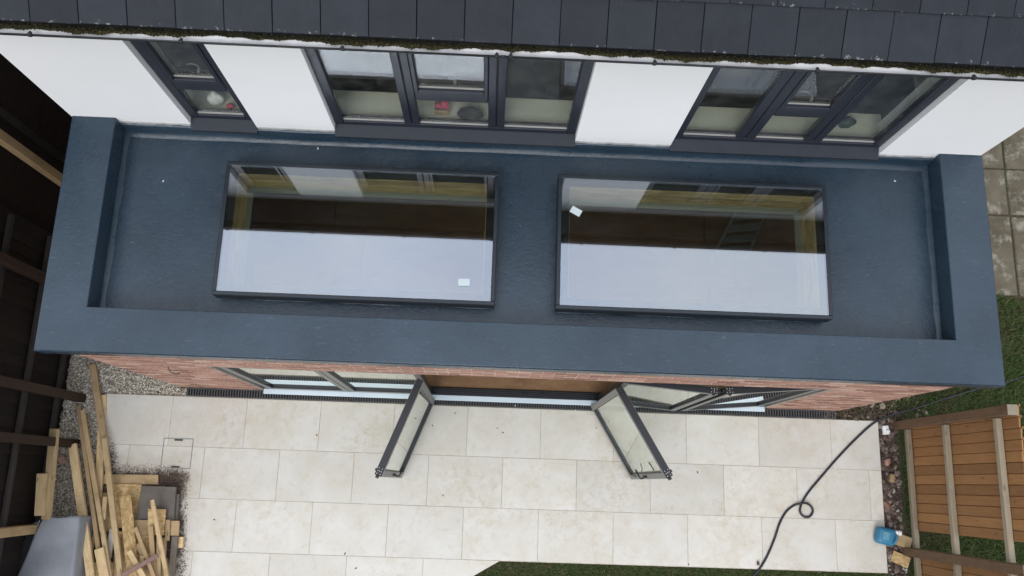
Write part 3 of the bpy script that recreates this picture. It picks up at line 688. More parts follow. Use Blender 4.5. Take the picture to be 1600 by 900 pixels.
for i in range(n):
    for k in range(5): q = i*6+k; m.f.append((q,q+1,q+7,q+6))
ep(m, 'wall_upstand', GRP, None, True)
# small white bits on the deck
for px, py in ((680,229),(497,232),(1398,283),(255,283),(1003,228)):
    p = at(px,py,DK); m = MB(); m.rock((p.x,p.y,DK+.003), .008, (1.4,.8,.5)); o = m.build('mortar_crumb', WHITEP)
    tag(o, {680:'white mortar crumb on the roof below the wide window',497:'mortar crumb on the roof above the left-hand skylight',1398:'mortar crumb on the roof right of the right-hand skylight',255:'mortar crumb on the roof left of the left-hand skylight',1003:'mortar crumb on the roof below the right-hand stretch of white wall'}[px], 'crumb', 'crumbs lying on the flat roof')

# skylights ----------------------------------------------------------
def ring(m, x0, x1, y0, y1, w_, z0, z1, e=.004):
    m.cbox((x0,y0,z0),(x1,y0+w_,z1), e); m.cbox((x0,y1-w_,z0),(x1,y1,z1), e)
    m.cbox((x0,y0+w_+.0008,z0),(x0+w_,y1-w_-.0008,z1), e); m.cbox((x1-w_,y0+w_+.0008,z0),(x1,y1-w_-.0008,z1), e)
for si, (x0, x1, y0, y1) in enumerate(SKY):
    m = MB(); ring(m, x0, x1, y0, y1, .036, 2.998, 3.151, .005); fr = ep(m, 'skylight', SKYFR)
    fr['label'] = ('flat glass skylight with its label near the front corner', 'flat glass skylight over the stepladder with its label near the back')[si]
    m = MB(); ring(m, x0+KI, x1-KI, y0+KI, y1-KI, .08, DK-.02, 2.9965, .008); ep(m, 'kerb', GRP, fr)
    for a, b, iw in (((x0+KI,y0+KI),(x1-KI,y0+KI),(0,-1,0)),((x0+KI,y1-KI),(x1-KI,y1-KI),(0,1,0)),((x0+KI,y0+KI),(x0+KI,y1-KI),(-1,0,0)),((x1-KI,y0+KI),(x1-KI,y1-KI),(1,0,0))):
        m = MB(); fillet(m, (*a,DK), (*b,DK), iw, .022, .016, .3, 30); ep(m, 'kerb_fillet', GRP, fr, True)
    m = MB(); m.box((x0+.0365,y0+.0365,3.128),(x1-.0365,y1-.0365,3.147)); ep(m, 'glass', GL_SKY, fr)
    m = MB(); ring(m, x0+.037, x1-.037, y0+.037, y1-.037, .07, 3.122, 3.1265, .001); ep(m, 'black_border', FRIT, fr)
    h0, h1, k0, k1 = x0+hin, x1-hin, y0+hin, y1-hin
    bz = [(2.985,3.115),(2.862,2.983),(2.79,2.86)]; t = .022
    for z0, z1 in bz:
        yj = random.uniform(0,.004); mt = LINING
        for a, b in (((h0,k0-t+yj,z0),(h1,k0+yj,z1)),((h0,k1-yj,z0),(h1,k1+t-yj,z1)),((h0-t+yj,k0,z0),(h0+yj,k1,z1)),((h1-yj,k0,z0),(h1+t-yj,k1,z1))):
            c = (Vector(a)+Vector(b))/2; q = MB(); hv = (Vector(b)-Vector(a))/2
            if hv.y > hv.x: q.cbox((-hv.y,-hv.x,-hv.z),(hv.y,hv.x,hv.z), .003); rz = R(90)
            else: q.cbox(-hv, hv, .003); rz = 0
            o = ob('lining_board', q.mesh('lining_board', mt), fr, c, (0,0,rz))
    m = MB(); ring(m, h0-.03, h1+.03, k0-.03, k1+.03, .031, 2.62, 2.788, .001); ep(m, 'plaster_reveal', PBOARD, fr)
    px, py, rz = ((725,441,R(2)), (900,330,R(-28)))[si]; p = at(px,py,3.15)
    m = MB(); m.box((-.05,-.032,0),(.05,.032,.0012)); m.box((-.02,-.01,.0012),(.02,.012,.0016)); o = ob('sticker', m.mesh('sticker', LABELM), fr, (p.x,p.y,3.1478), (0,0,rz))

# interior seen through the glass
m = MB(); m.box((EX0+.302,EY+.31,-.045),(EX1-.302,HB-.3,-.002)); m.box((DX0+.02,.828,-.045),(DX1-.02,EY+.309,-.002)); fl = ep(m, 'room_floor', plain('dark_screed', (.05,.035,.022), .95, .2, 6, .3))
q = MB(); q.cbox((DX0+.03,.829,-.0018),(DX1-.03,EY+.309,.016), .002); ep(q, 'floor_panel', FLOORM, fl)
yy = EY+.312; 
while yy < 6.4:
    o0 = random.uniform(-1.2,0)
    xx = EX0+.304+o0
    while xx < EX1-.31:
        a, b = max(xx,EX0+.304), min(xx+2.39,EX1-.304); xx += 2.4
        if b-a < .05: continue
        q = MB(); q.cbox((a,yy,-.0018),(b-.004,yy+.595,.016), .002); ep(q, 'floor_panel', FLOORM, fl)
    yy += .6
m = MB(); m.box((EX0+.31,6.42,0),(EX1-.31,6.5,2.6)); ep(m, 'room_wall', DARKIN)

# ladder in the room
LADM = plain('dull_aluminium', (.2,.2,.19), .6, .15, 10, .1)
def ladder():
    root = thing('stepladder', 'aluminium stepladder standing in the room under the right-hand skylight', 'stepladder', loc=(3.22,3.02,.016))
    Zt = 1.62
    for s in (-1,1):
        q = MB(); q.tube([(s*.24,-.42,0),(s*.17,.0,Zt)], .02, 6); q.build('rail', LADM, root)
        q = MB(); q.tube([(s*.24,.45,0),(s*.17,.04,Zt)], .016, 6); q.build('back_leg', LADM, root)
    for k in range(6):
        t = (k+1)/6.3; y = -.42+.42*t; hw = .24-.07*t
        q = MB(); q.cbox((-hw,y-.045,Zt*t-.012),(hw,y+.045,Zt*t+.012), .004); q.build('tread', LADM, root)
    q = MB(); q.cbox((-.2,-.08,Zt),(.2,.12,Zt+.03), .006); q.build('top_plate', LADM, root)
    root.rotation_euler = (0,0,R(8))
ladder()

# door frame, sill, drain ---------------------------------------------
m = MB(); fy0, fy1 = .728, .80
m.cbox((DX0+.002,fy0,.0),(DX0+.062,fy1,DZ-.008), .004); m.cbox((DX1-.062,fy0,.0),(DX1-.002,fy1,DZ-.008), .004); m.cbox((DX0+.063,fy0,DZ-.065),(DX1-.063,fy1,DZ-.008), .004)
dfr = ep(m, 'door_frame', ANTHD)
m = MB(); m.cbox((DX0+.063,fy0+.003,.0),(DX1-.063,fy1+.025,.030), .003); ep(m, 'threshold', ANTHD, dfr)
for yy in (.742,.765,.79,.812): m = MB(); m.cbox((DX0+.064,yy-.004,.0302),(DX1-.064,yy+.004,.042), .001); ep(m, 'track', BLACK if yy > .78 else ANTH, dfr)
m = MB(); m.cbox((DX0+.01,.664,.014),(DX1-.01,.727,.026), .003); ep(m, 'sill', SILL)
for x in (.69,.92): m = MB(); m.cbox((x-.02,.74,.043),(x+.02,.79,.052), .003); ep(m, 'keep_plate', ANTHD, dfr)
def panel(p, q, z0, z1, side, label, handle=False, hinge_end=1, edge=False):
    "door leaf from p to q (plan); side = which face carries the handle"
    p = Vector((*p,0)); q = Vector((*q,0)); L = (q-p).length; a = math.atan2(q.y-p.y, q.x-p.x)
    th = .034; st = .072
    m = MB()
    m.cbox((0,-th,z0),(st,th,z1), .004); m.cbox((L-st,-th,z0),(L,th,z1), .004); m.cbox((st+.0006,-th,z0),(L-st-.0006,th,z0+.095), .004); m.cbox((st+.0006,-th,z1-st),(L-st-.0006,th,z1), .004)
    me_ = m.mesh('door_leaf', ANTHD); lf = ob('door_leaf', me_, ext, p, (0,0,a)); lf.matrix_parent_inverse = Matrix.Translation(-Vector(ext.location)); lf['label'] = label
    def sub(mb, name, mat, smooth=False): return ob(name, mb.mesh(name, mat, smooth), lf)
    b = MB(); b.box((st+.001,-.010,z0+.096),(L-st-.001,.010,z1-st-.001)); sub(b, 'glass', GL_DOOR)
    for s in (-1,1):     # paler inner skins of the profile
        b = MB(); y0, y1 = sorted((s*(th+.0005), s*(th+.003)))
        b.box((.004,y0,z0+.004),(st-.006,y1,z1-.004)); b.box((L-st+.006,y0,z0+.004),(L-.004,y1,z1-.004)); b.box((st-.004,y0,z0+.004),(L-st+.004,y1,z0+.088)); b.box((st-.004,y0,z1-st+.006),(L-st+.004,y1,z1-.004)); sub(b, 'face_profile', GREYPVC)
    b = MB(); b.box((.01,-.008,z1+.0005),(L-.01,.008,z1+.004)); sub(b, 'top_gasket', BLACK)
    if edge:
        b = MB(); b.cbox((L-.085,-.028,z1+.0005),(L-.004,.028,z1+.006), .002); pl = sub(b, 'corner_plate', BLACK)
        for i in range(3):
            for j in range(3):
                if (i+j) % 2 and i != 1: continue
                b = MB(); b.tube([(L-.075+i*.028,-.018+j*.018,z1+.006),(L-.075+i*.028,-.018+j*.018,z1+.0085)], .0042, 8); sub(b, 'screw', STEEL)
        b = MB(); b.cbox((L-.06,side*-.036-.014,z1-.03),(L-.035,side*-.036+.014,z1+.004), .003); sub(b, 'roller_bracket', BLACK)
        b = MB(); b.cbox((L+.0005,-.02,z1-.05),(L+.025,.012,z1-.002), .003); sub(b, 'guide_block', BLACK)
    if handle:
        for s in (-1,1):
            b = MB(); y = s*(th+.003); b.cbox((L-.05,min(y,y+s*.012),.92),(L-.022,max(y,y+s*.012),1.14), .004)
            b.tube([(L-.036,y+s*.01,1.05),(L-.036,y+s*.055,1.05),(L-.07,y+s*.062,1.05),(L-.15,y+s*.058,1.04)], .009, 8); sub(b, 'handle', BLACK, True)
    return lf
panel((DX0+.066,.762), (-1.458,.762), .034, 2.055, -1, 'closed glass leaf next to the left brick pier')
panel((-1.454,.762), (-.452,.762), .034, 2.055, -1, 'closed glass leaf beside the left open door')
d1 = panel((-.440,.668), (-.795,-.275), .036, 2.062, 1, 'glass door leaf swung open, left of the doorway', True, edge=True)
d2 = panel((1.535,.672), (2.045,-.195), .036, 2.062, -1, 'glass door leaf swung wide open, right of the doorway', True, edge=True)
panel((1.588,.745), (2.548,.665), .036, 2.05, 1, 'half-folded glass leaf beside the right open door', edge=True)
panel((DX1-.066,.765), (2.612,.668), .036, 2.05, -1, 'half-folded glass leaf next to the right brick pier', edge=True)
# plastic wrap tie left on the open leaf
m = MB(); m.tube([at(982,735,.55),at(986,742,.52),at(996,745,.52),at(1008,741,.5),at(1012,739,.5)], .006, 6); m.tube([at(1012,722,.8),at(1018,730,.75),at(1021,738,.7)], .004, 6)
b = m.mesh('tie', BLACK, True); o = ob('cable_tie', b, d2); o.matrix_parent_inverse = (Matrix.Translation(d2.location) @ Matrix.Rotation(d2.rotation_euler.z,4,'Z')).inverted()

dr = thing('channel_drain', 'black slotted channel drain running along the foot of the doors', 'drain', loc=(.57,.66,0))
m = MB(); m.box((-4.03,-.053,-.12),(4.03,.05,-.04)); m.build('channel', BLACK, dr)
gm = MB(); gm.cbox((0,-.053,-.03),(.996,-.041,.0), .002); gm.cbox((0,.038,-.03),(.996,.05,.0), .002)
for k in range(31): gm.cbox((.004+k*.0325,-.0405,-.022),(.019+k*.0325,.0375,-.002), .002)
gme = gm.mesh('grating', plain('dark_grey_grating', (.075,.075,.078), .6, .2, 14, .1))
for k in range(8): ob('grating', gme, dr, (-4.02+k*1.005,0,0))

# ------------------------------------------------------------------ fences
def board_obj(name, size, mat, parent, loc, rot, inv, e=.003):
    q = MB(); hx, hy, hz = [s/2 for s in size]; q.cbox((-hx,-hy,-hz),(hx,hy,hz), e); o = ob(name, q.mesh(name, mat), parent, loc, rot); o.matrix_parent_inverse = inv; return o
UP = (0, R(-90), 0)           # a board modelled along X, stood on end
fr_ = thing('garden_fence', 'orange-brown closeboard fence right of the paving', 'fence', loc=(5.36,-.9,0)); fi = Matrix.Translation(-Vector(fr_.location))
y = .50; k = 0
def fboards(y, yend):
    while y > yend:
        ln = 2.26+random.uniform(-.012,.012)
        q = MB(); q.cbox((-ln/2,-.0505,-.008),(ln/2,.0505,.008), .003); q.cbox((-ln/2,.0485,-.021),(ln/2,.072,-.0085), .002)
        o = ob('board', q.mesh('board', FENCE), fr_, (5.418+random.uniform(-.003,.003),y,.06+ln/2), (R(-3)+random.uniform(-.03,.03),R(-90),0)); o.matrix_parent_inverse = fi
        y -= .108
    return y
fboards(.545, -.72); fboards(-1.02, -2.9)
for z, h_ in ((.20,.07),(1.06,.07),(2.03,.07)):
    for ya, yb in ((.50,-.90),(-.99,-2.4)):
        board_obj('rail', (abs(yb-ya)-.002,.06,h_), FRAIL, fr_, (5.374,(ya+yb)/2,z), (0,0,R(90)), fi, .008)
for yp in (.555,-.945,-2.45):
    board_obj('post', (2.36,.098,.1), FPOST, fr_, (5.352,yp,1.14), UP, fi, .006)
    q = MB(); q.cbox((5.300,yp-.052,2.322),(5.404,yp+.052,2.336), .003); o = q.build('post_cap', FRAIL, None); o.parent = fr_; o.matrix_parent_inverse = fi
lf_ = thing('neighbour_fence', 'tall dark creosoted closeboard fence in shade left of the house', 'fence', loc=(-4.9,1,0)); li = Matrix.Translation(-Vector(lf_.location))
y = -2.6
while y < 2.3:
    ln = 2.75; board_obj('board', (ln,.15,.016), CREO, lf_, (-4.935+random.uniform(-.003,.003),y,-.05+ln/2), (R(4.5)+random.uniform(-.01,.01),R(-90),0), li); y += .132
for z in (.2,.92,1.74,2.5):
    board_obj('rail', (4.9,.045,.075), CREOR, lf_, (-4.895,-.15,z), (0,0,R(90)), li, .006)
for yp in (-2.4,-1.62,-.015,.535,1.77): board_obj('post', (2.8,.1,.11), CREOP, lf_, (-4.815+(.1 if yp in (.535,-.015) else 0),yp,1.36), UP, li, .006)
for yp, x, lab, tl in ((2.94,-4.80,'fresh yellow timber post standing in the dark gap beside the house',0),(-.985,-4.80,'fresh timber post standing behind the grey sheet by the dark fence',.04)):
    q = MB(); q.cbox((-1.4,-.05,-.05),(1.4,.05,.05), .006); o = ob('timber_post', q.mesh('timber_post', PINED), None, (x,yp,1.35), (0,R(-90)+tl,0)); tag(o, lab, 'post', 'fresh timber posts by the dark fence')
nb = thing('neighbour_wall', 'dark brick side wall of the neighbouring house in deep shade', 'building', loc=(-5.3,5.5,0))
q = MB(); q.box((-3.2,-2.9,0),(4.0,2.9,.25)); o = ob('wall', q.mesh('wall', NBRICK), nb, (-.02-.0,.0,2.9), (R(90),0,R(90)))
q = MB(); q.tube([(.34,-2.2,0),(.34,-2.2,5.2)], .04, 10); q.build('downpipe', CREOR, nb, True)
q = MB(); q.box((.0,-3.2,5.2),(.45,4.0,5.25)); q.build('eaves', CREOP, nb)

# ------------------------------------------------------------------ wood pile, sheet, hose, jerrycan, rubble pieces
def plank(name, p, q, wd, th, mat, label, cat='plank', roll=0, group='timber offcuts in the wood pile'):
    "plank lying from p to q, each (pixel x, pixel y, height)"
    a = at(*p); b = at(*q); d = b-a; L = d.length; mm = MB(); mm.cbox((0,-wd/2,-th),(L,wd/2,0), .003)
    x = d.normalized(); y_ = Vector((0,0,1)).cross(x).normalized(); z_ = x.cross(y_); M = Matrix((x,y_,z_)).transposed() @ Matrix.Rotation(roll,3,'X')
    o = ob(name, mm.mesh(name, mat), None, a, M.to_euler()); return tag(o, label, cat, group)
def sheet(name, corners, z, th, mat, label, cat='board', group='board offcuts in the wood pile', tilt=0):
    P = [at(px,py,z+(tilt if i in (2,3) else 0)) for i, (px,py) in enumerate(corners)]; c = sum(P, Vector())/4
    mm = MB(); lo = [(p-c) for p in P]; vs = [l_-Vector((0,0,th)) for l_ in lo]+lo
    mm.add(vs, [(0,1,2,3),(7,6,5,4),(0,4,5,1),(1,5,6,2),(2,6,7,3),(3,7,4,0)]); return tag(ob(name, mm.mesh(name, mat), None, c), label, cat, group)
sheet('plywood_strip', ((146,741),(247,742),(247,757),(146,756)), .03, .02, PINED, 'long plywood strip at the top of the wood pile by the drain cover')
sheet('strand_board', ((171,756),(221,757),(213,822),(170,826)), .055, .018, OSB, 'square strand board lying under the planks, left of the grey slabs')
sheet('paving_slab', ((224,771),(280,772),(277,814),(216,813)), .045, .04, GREYSLAB, 'lower of the two dark grey paving slabs in the wood pile', 'slab', 'grey slabs in the wood pile')
sheet('paving_slab', ((221,759),(275,761),(271,813),(212,811)), .088, .04, GREYSLAB, 'upper dark grey paving slab lying in the wood pile', 'slab', 'grey slabs in the wood pile')
sheet('plywood_offcut', ((205,812),(280,814),(279,837),(205,835)), .115, .022, PINED, 'plywood offcut lying just below the grey slabs')
sheet('strand_board', ((231,795),(259,796),(256,836),(231,836)), .145, .018, OSB, 'small upright strand board piece overlapping the grey slabs')
sheet('timber_block', ((272,839),(286,839),(285,856),(272,857)), .06, .05, PINE, 'short pale timber block at the outer corner of the wood pile')
sheet('strand_board', ((181,830),(236,832),(236,872),(181,871)), .09, .018, OSB, 'strand board sheet half buried in the middle of the wood pile')
sheet('chipboard', ((178,868),(262,872),(268,915),(176,915)), .05, .02, PINED, 'stained board underneath the front of the wood pile')
sheet('strand_board', ((120,880),(176,878),(178,925),(120,925)), .06, .018, OSB, 'strand board under the front left of the wood pile')
plank('plank', (112,694,.16), (143,915,.30), .094, .047, PINE, 'thick pale plank lying leftmost in the fan of long planks')
plank('batten', (122,634,.05), (153,858,.20), .05, .035, PINED, 'darker long batten beside the thick leftmost plank')
plank('batten', (128,640,.08), (174,918,.27), .052, .04, PINE, 'long pale batten reaching from the gravel to the frame edge')
plank('plank', (144,569,.05), (163,700,.12), .075, .03, PINED, 'weathered plank reaching furthest up towards the brick wall')
plank('plank', (160,617,.03), (153,777,.07), .085, .03, PINE, 'plank lying across the left end of the paving')
plank('batten', (162,684,.14), (189,915,.30), .062, .04, PINE, 'long batten right of the fan, crossing the strand board')
plank('board_strip', (195,774,.19), (209,915,.23), .135, .018, OSB, 'narrow strand board strip standing proud in mid pile')
plank('batten', (201,861,.29), (232,915,.28), .058, .025, PINE, 'short pale stick crossed by the purple-brown bar')
plank('batten', (211,824,.24), (244,912,.26), .042, .03, PINED, 'thin batten leaning beside the strand board strip')
plank('batten', (237,781,.24), (263,915,.24), .048, .03, PINE, 'straight pale batten rightmost in the wood pile')
plank('batten', (235,822,.19), (241,915,.20), .055, .025, PINED, 'dull upright batten left of the rightmost batten')
plank('batten', (273,838,.11), (266,915,.11), .07, .03, plain('grey_weathered_timber', (.15,.125,.095), .9, .25, 14, .3), 'grey weathered timber at the right edge of the wood pile')
plank('batten', (256,840,.125), (252,915,.125), .06, .03, PINED, 'brown weathered timber beside the grey one at the pile edge')
plank('bar', (189,900,.34), (246,868,.31), .05, .03, PIPE, 'purple-brown bar lying across the sticks at the front', 'bar')
plank('offcut', (164,776,.16), (161,812,.17), .05, .025, PINE, 'short pale offcut between the fan of planks and the strand board')
plank('offcut', (154,857,.27), (165,915,.30), .105, .045, PINE, 'short thick sawn block lying between the long planks')
plank('offcut', (176,826,.13), (168,872,.15), .07, .02, plain('pale_painted_offcut', (.5,.47,.4), .8, .2, 12, .2), 'whitish painted offcut between the long battens')
plank('offcut', (150,830,.1), (138,868,.14), .05, .02, PINE, 'small diagonal stick under the long battens')
plank('plank', (128,868,.1), (140,918,.12), .08, .03, PINED, 'plank end showing between the grey sheet and the leftmost plank')
plank('plank', (83,670,.55), (70,812,.45), .10, .05, PINE, 'broad pale plank leaning by the dark fence above the grey sheet', roll=.2)
plank('plank', (64,740,.55), (60,806,.5), .105, .05, PINE, 'short broad plank leaning against the dark fence', roll=.1)
plank('batten', (248,838,.17), (247,915,.18), .05, .025, PINE, 'pale batten tucked under the rightmost straight batten')
plank('offcut', (214,850,.20), (226,872,.20), .06, .02, PINED, 'small brown offcut in front of the buried strand board')
plank('offcut', (183,842,.16), (188,880,.17), .06, .022, PINE, 'pale offcut squeezed between the long battens and the board strip')
plank('batten', (222,868,.23), (217,915,.24), .05, .028, PINED, 'short upright batten end at the front of the pile')
plank('offcut', (262,812,.15), (261,845,.14), .05, .02, PINED, 'short brown stick lying across the plywood below the slabs')
sheet('chipboard', ((150,770,),(172,770),(172,830),(152,830)), .02, .018, PINED, 'stained board under the left part of the wood pile')
# soil and sawdust crumbs round the pile
m = MB()
for _ in range(5200):
    px, py = random.choice(((random.gauss(283,5),random.uniform(760,905)),(random.uniform(150,285),random.gauss(741,7)),(random.gauss(265,14),random.gauss(752,9)),(random.gauss(172,5),random.gauss(722,14)),(random.uniform(150,290),random.uniform(745,905)),(random.gauss(125,14),random.uniform(740,905))))
    p = at(px,py,0); m.rock((p.x,p.y,.001 if p.x > XL else -.03), random.uniform(.002,.0065), (1,1,.6), random.random()**1.2)
tag(m.build('soil_crumbs', SOIL), 'dark soil crumbs spilled around the wood pile', 'soil', kind='stuff')
m = MB()
for px, py, r in ((176,720,.05),(168,728,.04),(62,712,.03),(51,720,.0)):
    if r: p = at(px,py,0); m.rock((p.x,p.y,.01), r, (1.2,1,.5), .4)
p = at(97,718,0); q = MB(); q.cbox((-.045,-.06,0),(.045,.05,.06), .012); tag(ob('brick_piece', q.mesh('brick_piece', BRICKP), None, (p.x,p.y,-.03), (0,0,.6)), 'broken red brick lying on the gravel beside the leaning plank', 'brick')

# grey sheet: folded membrane draped over a stack
def membrane():
    c0, c1, c2, c3 = at(67,809,.42), at(123,807,.42), at(112,915,.42), at(20,915,.42)
    n, k = 30, 40; vs = []; fs = []
    prof = []
    for i in range(k+1):
        t = i/k
        if t < .22: a = t/.22; prof.append((-.07*math.cos(a*1.57), -.40*(1-a)**1.3-.0))
        elif t > .84: a = (t-.84)/.16; prof.append((1+.05*math.sin(a*1.57), -.40*a**1.4))
        else: prof.append(((t-.22)/.62, .018*math.sin((t-.22)/.62*3.14)))
    for j in range(n+1):
        v = j/n; l_ = c0.lerp(c3, v); r_ = c1.lerp(c2, v); d = r_-l_; d.z = 0
        for i, (u_, z_) in enumerate(prof):
            p = l_+d*u_+Vector((0,0,z_)); p.z += .010*math.sin(v*7+u_*3)+.003*math.sin(u_*9+v*4); p.y += .006*math.sin(u_*9) if j == 0 else 0
            vs.append(p)
    for j in range(n):
        for i in range(k): q = j*(k+1)+i; fs.append((q,q+k+1,q+k+2,q+1))
    q = MB(); q.add(vs, fs); o = q.build('membrane_sheet', MEMB, None, True); md = o.modifiers.new('thick', 'SOLIDIFY'); md.thickness = .006
    tag(o, 'grey membrane sheet draped over a stack beside the wood pile', 'sheet')
    # curled flap
    q = MB(); vs = []; fs = []
    A, B = at(63,811,.40), at(30,905,.40)
    for j in range(9):
        v = j/8; b = A.lerp(B, v*.42); wd = .17*math.sin(min(1,v*1.5+.12)*2.6)+.015
        for i in range(7):
            u_ = i/6; vs.append(b+Vector((-wd*u_*1.15, -.05*u_, -.16*u_+.12*u_*u_*(1-v*.4)+.0)))
    for j in range(8):
        for i in range(6): w_ = j*7+i; fs.append((w_,w_+1,w_+8,w_+7))
    q.add(vs, fs); f = q.build('flap', plain('pale_membrane_back', (.36,.38,.40), .6, .1, 6, .2), o, True); md = f.modifiers.new('thick', 'SOLIDIFY'); md.thickness = .004
    q = MB(); 
    P = [at(72,809,.0), at(120,807,.0), at(110,915,.0), at(30,915,.0)]; c = sum(P, Vector())/4
    P2 = [c+(p-c)*.86 for p in P]; q.prism([(p.x,p.y) for p in P2], -.04, .385, .01); tag(q.build('covered_stack', BLACK), 'dark stack of material under the grey membrane sheet', 'stack')
membrane()
q = MB(); q.cbox((-.1,-.18,0),(.1,.18,.05), .012); p = at(42,885,.1); tag(ob('folded_sheet', q.mesh('folded_sheet', MEMB), None, (p.x,p.y,.05), (0,.1,-.15)), 'small folded grey sheet at the foot of the dark fence', 'sheet')

# hose
def spline(pts, n=10):
    P = [Vector(p) for p in pts]; r = []
    for i in range(len(P)-1):
        p0, p1, p2, p3 = P[max(i-1,0)], P[i], P[i+1], P[min(i+2,len(P)-1)]
        for k in range(n):
            t = k/n; r.append(.5*((2*p1)+(-p0+p2)*t+(2*p0-5*p1+4*p2-p3)*t*t+(-p0+3*p1-3*p2+p3)*t**3))
    return r+[P[-1]]
hz = .014
pp = [(1640,572,.0),(1600,588,-.01),(1570,598,-.01),(1530,607,-.01),(1480,622,-.01),(1430,638,-.01),(1395,648,0),(1368,659,hz),(1340,683,hz),(1310,714,hz),(1284,744,hz),(1264,768,hz),(1253,786,hz),(1250,799,hz),(1256,807,hz),(1265,807,hz),(1270,799,hz),(1267,791,hz),(1259,786,hz+.02),(1250,787,hz+.02),(1240,790,hz),(1228,800,hz),(1218,818,hz),(1210,842,hz),(1199,868,hz),(1188,887,.012),(1174,905,-.01),(1160,930,-.02)]
q = MB(); q.tube(spline([at(*a) for a in pp], 8), .0135, 10); tag(q.build('hose', RUBBER, None, True), 'dark rubber hose with a single loop snaking across the paving', 'hose')
q = MB(); p = at(1187,883,.012); q.cbox((-.012,-.022,-.012),(.014,.022,.02), .005); tag(ob('hose_clip', q.mesh('hose_clip', plain('rusty_clip', (.11,.05,.03), .7, .2, 20, .2)), None, (p.x-.02,p.y+.02,.013)), 'small rusty clip beside the hose at the lawn edge', 'clip')

# jerrycan lying near the paving edge
def jerrycan():
    root = thing('jerrycan', 'blue plastic jerrycan with white cap lying at the paving corner', 'jerrycan', loc=(5.075,-.775,.002))
    bm = bmesh.new(); bmesh.ops.create_cube(bm, size=1)
    for v in bm.verts: v.co = Vector((v.co.x*.255*(1 if v.co.x < 0 else .86), v.co.y*.20, v.co.z*.15+.075))
    bmesh.ops.bevel(bm, geom=list(bm.edges), offset=.052, segments=5, affect='EDGES', profile=.5)
    # recess for the grip at the cap end
    me = bpy.data.meshes.new('body'); bm.to_mesh(me); bm.free(); me.materials.append(BLUE); me.polygons.foreach_set('use_smooth', [True]*len(me.polygons)); ob('body', me, root)
    q = MB(); q.tube([(.06,-.06,.135),(.075,-.055,.165),(.085,-.02,.172),(.085,.02,.172),(.075,.035,.155),(.06,.04,.135)], .014, 8); q.build('handle', BLUE, root, True)
    q = MB(); q.tube([(.085,.07,.12),(.125,.072,.125)], .026, 12); q.tube([(.12,.072,.125),(.150,.073,.128)], .030, 14); q.build('cap', WHITEP, root, True)
    q = MB(); q.cbox((-.07,-.045,.1485),(.01,.045,.1525), .003); q.build('label_patch', plain('faded_blue_label', (.10,.27,.36), .6, .2, 30, .1), root)
    root.rotation_euler = (0,0,R(-12))
jerrycan()
plank('offcut', (1392,838,.03), (1424,850,.05), .14, .02, PINED, 'brown timber offcut beside the blue jerrycan', 'plank', 0, 'offcuts by the right-hand fence')
plank('offcut', (1394,868,.0), (1421,880,.03), .13, .018, OSB, 'pale board offcut below the fence post by the jerrycan', 'plank', 0, 'offcuts by the right-hand fence')
for px, py, s, a, mt, lab in ((1384,672,(.08,.11,.05),.1,WHITEP,'white plastic bracket lying in the rubble near the house corner'),(1394,747,(.06,.10,.05),-.2,PINED,'small pale timber block lying in the rubble'),(1380,700,(.07,.05,.04),.8,GREYSLAB,'grey stone lump in the rubble below the white bracket'),(1388,722,(.07,.12,.05),.25,BRICKP,'broken brick lump halfway down the rubble trench'),(1384,790,(.08,.12,.05),-.1,BRICKP,'broken brick lump lower in the rubble trench')):
    p = at(px,py,0); q = MB(); q.rock((0,0,.01), s[1]*.6, (s[0]/s[1],1,.6)) if mt in (BRICKP,GREYSLAB) else q.cbox((-s[0]/2,-s[1]/2,0),(s[0]/2,s[1]/2,s[2]), .01)
    if mt is WHITEP: q.cbox((-.012,-.03,s[2]),(.03,.0,s[2]+.03), .006)
    tag(ob('rubble_piece' if mt is not WHITEP else 'bracket', q.mesh('piece', mt), None, (max(p.x,5.16),p.y,-.03), (0,0,a)), lab, 'rubble' if mt is not WHITEP else 'bracket')
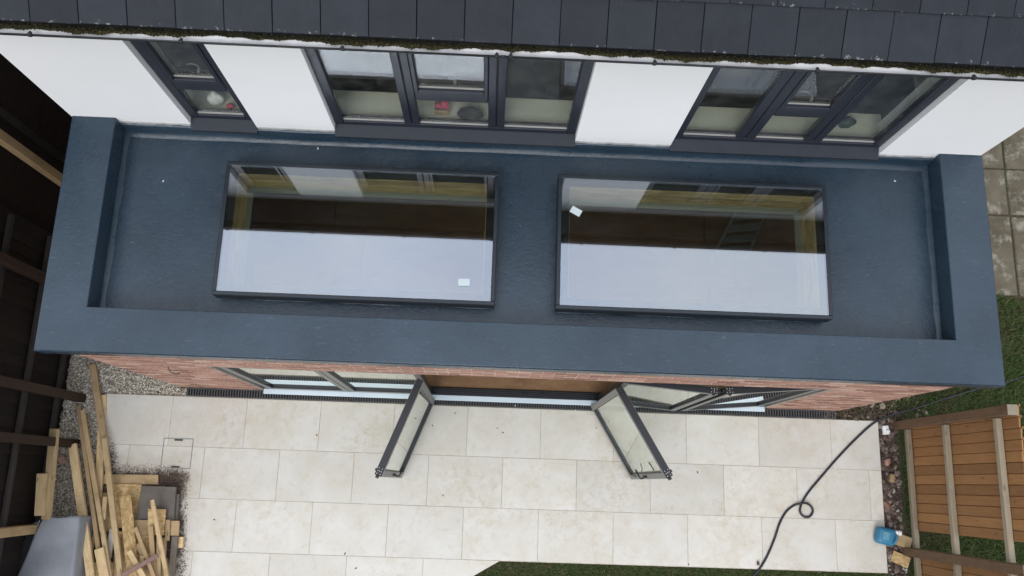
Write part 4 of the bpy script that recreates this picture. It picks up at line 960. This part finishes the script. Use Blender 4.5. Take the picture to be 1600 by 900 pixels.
# dead leaves and grit on the paving
bits = ((786,676,'middle row'),(777,669,''),(711,646,''),(676,665,''),(932,669,''),(1090,738,''),(1222,717,''),(335,812,''),(539,865,''),(556,888,''),(692,774,''),(495,680,''),(1076,882,''),(805,634,''),(899,641,''))
for i, (px, py, _) in enumerate(bits):
    p = at(px,py,0); q = MB(); q.rock((0,0,.003), random.uniform(.006,.011), (1.6,.7,.35))
    tag(ob('leaf_litter', q.mesh('leaf_litter', plain('dead_leaf', (.09,.07,.05), .9, .2, 20, .2) if i not in (6,13,14) else LABELM), None, (p.x,p.y,.001), (0,0,random.uniform(0,3))), 'tiny scrap of litter lying on the pale paving', 'litter', 'scraps of litter on the paving')

# things on the inner window sills
def on_sill(px, py): p = at(px,py,WZ0+.055); return (p.x, max(p.y,WY+.17), WZ0+.0555)
bx_ = thing('cardboard_box', 'small open cardboard box behind the wide window', 'box', loc=on_sill(691,172))
q = MB(); q.box((-.065,-.05,0),(.065,-.046,.09)); q.box((-.065,.046,0),(.065,.05,.09)); q.box((-.065,-.0455,0),(-.061,.0455,.09)); q.box((.061,-.0455,0),(.065,.0455,.09)); q.box((-.06,-.045,.001),(.06,.045,.005)); q.build('carton', CARD, bx_)
gl_ = thing('pink_gloves', 'bundle of pink gloves in the cardboard box', 'gloves', loc=(bx_.location.x,bx_.location.y+.01,bx_.location.z+.006))
q = MB()
for _ in range(7): q.rock((random.uniform(-.045,.045),random.uniform(-.02,.02),random.uniform(.06,.11)), .032, (1,1,.8))
q.build('cloth', PINK, gl_, True)
def lumpy(name, loc, r, sq, mat, label, cat):
    bm = bmesh.new(); bmesh.ops.create_icosphere(bm, subdivisions=3, radius=r)
    for v in bm.verts:
        c = v.co; f = 1+.10*math.sin(c.x*70/r*.1+c.z*30)+.08*math.sin(c.y*55+c.x*40); v.co = Vector((c.x*sq[0]*f, c.y*sq[1]*f, c.z*sq[2]*f+r*sq[2]*.95))
    me = bpy.data.meshes.new(name); bm.to_mesh(me); bm.free(); me.materials.append(mat); me.polygons.foreach_set('use_smooth', [True]*len(me.polygons)); tag(ob(name, me, None, loc), label, cat)
lumpy('bin_bag', on_sill(735,184), .11, (1.05,.62,.75), BAG, 'round black bin bag behind the wide window', 'bag')
lumpy('green_bag', on_sill(1318,196), .085, (.9,.6,.9), GREENBAG, 'small dark green bag behind the three-light window', 'bag')
lumpy('paper_roll', on_sill(342,160), .07, (1,.8,1.3), WHITEP, 'white paper roll behind the narrow window', 'roll')
lumpy('pink_rag', on_sill(361,168), .035, (1,.8,.8), PINK, 'pink rag behind the narrow window', 'rag')
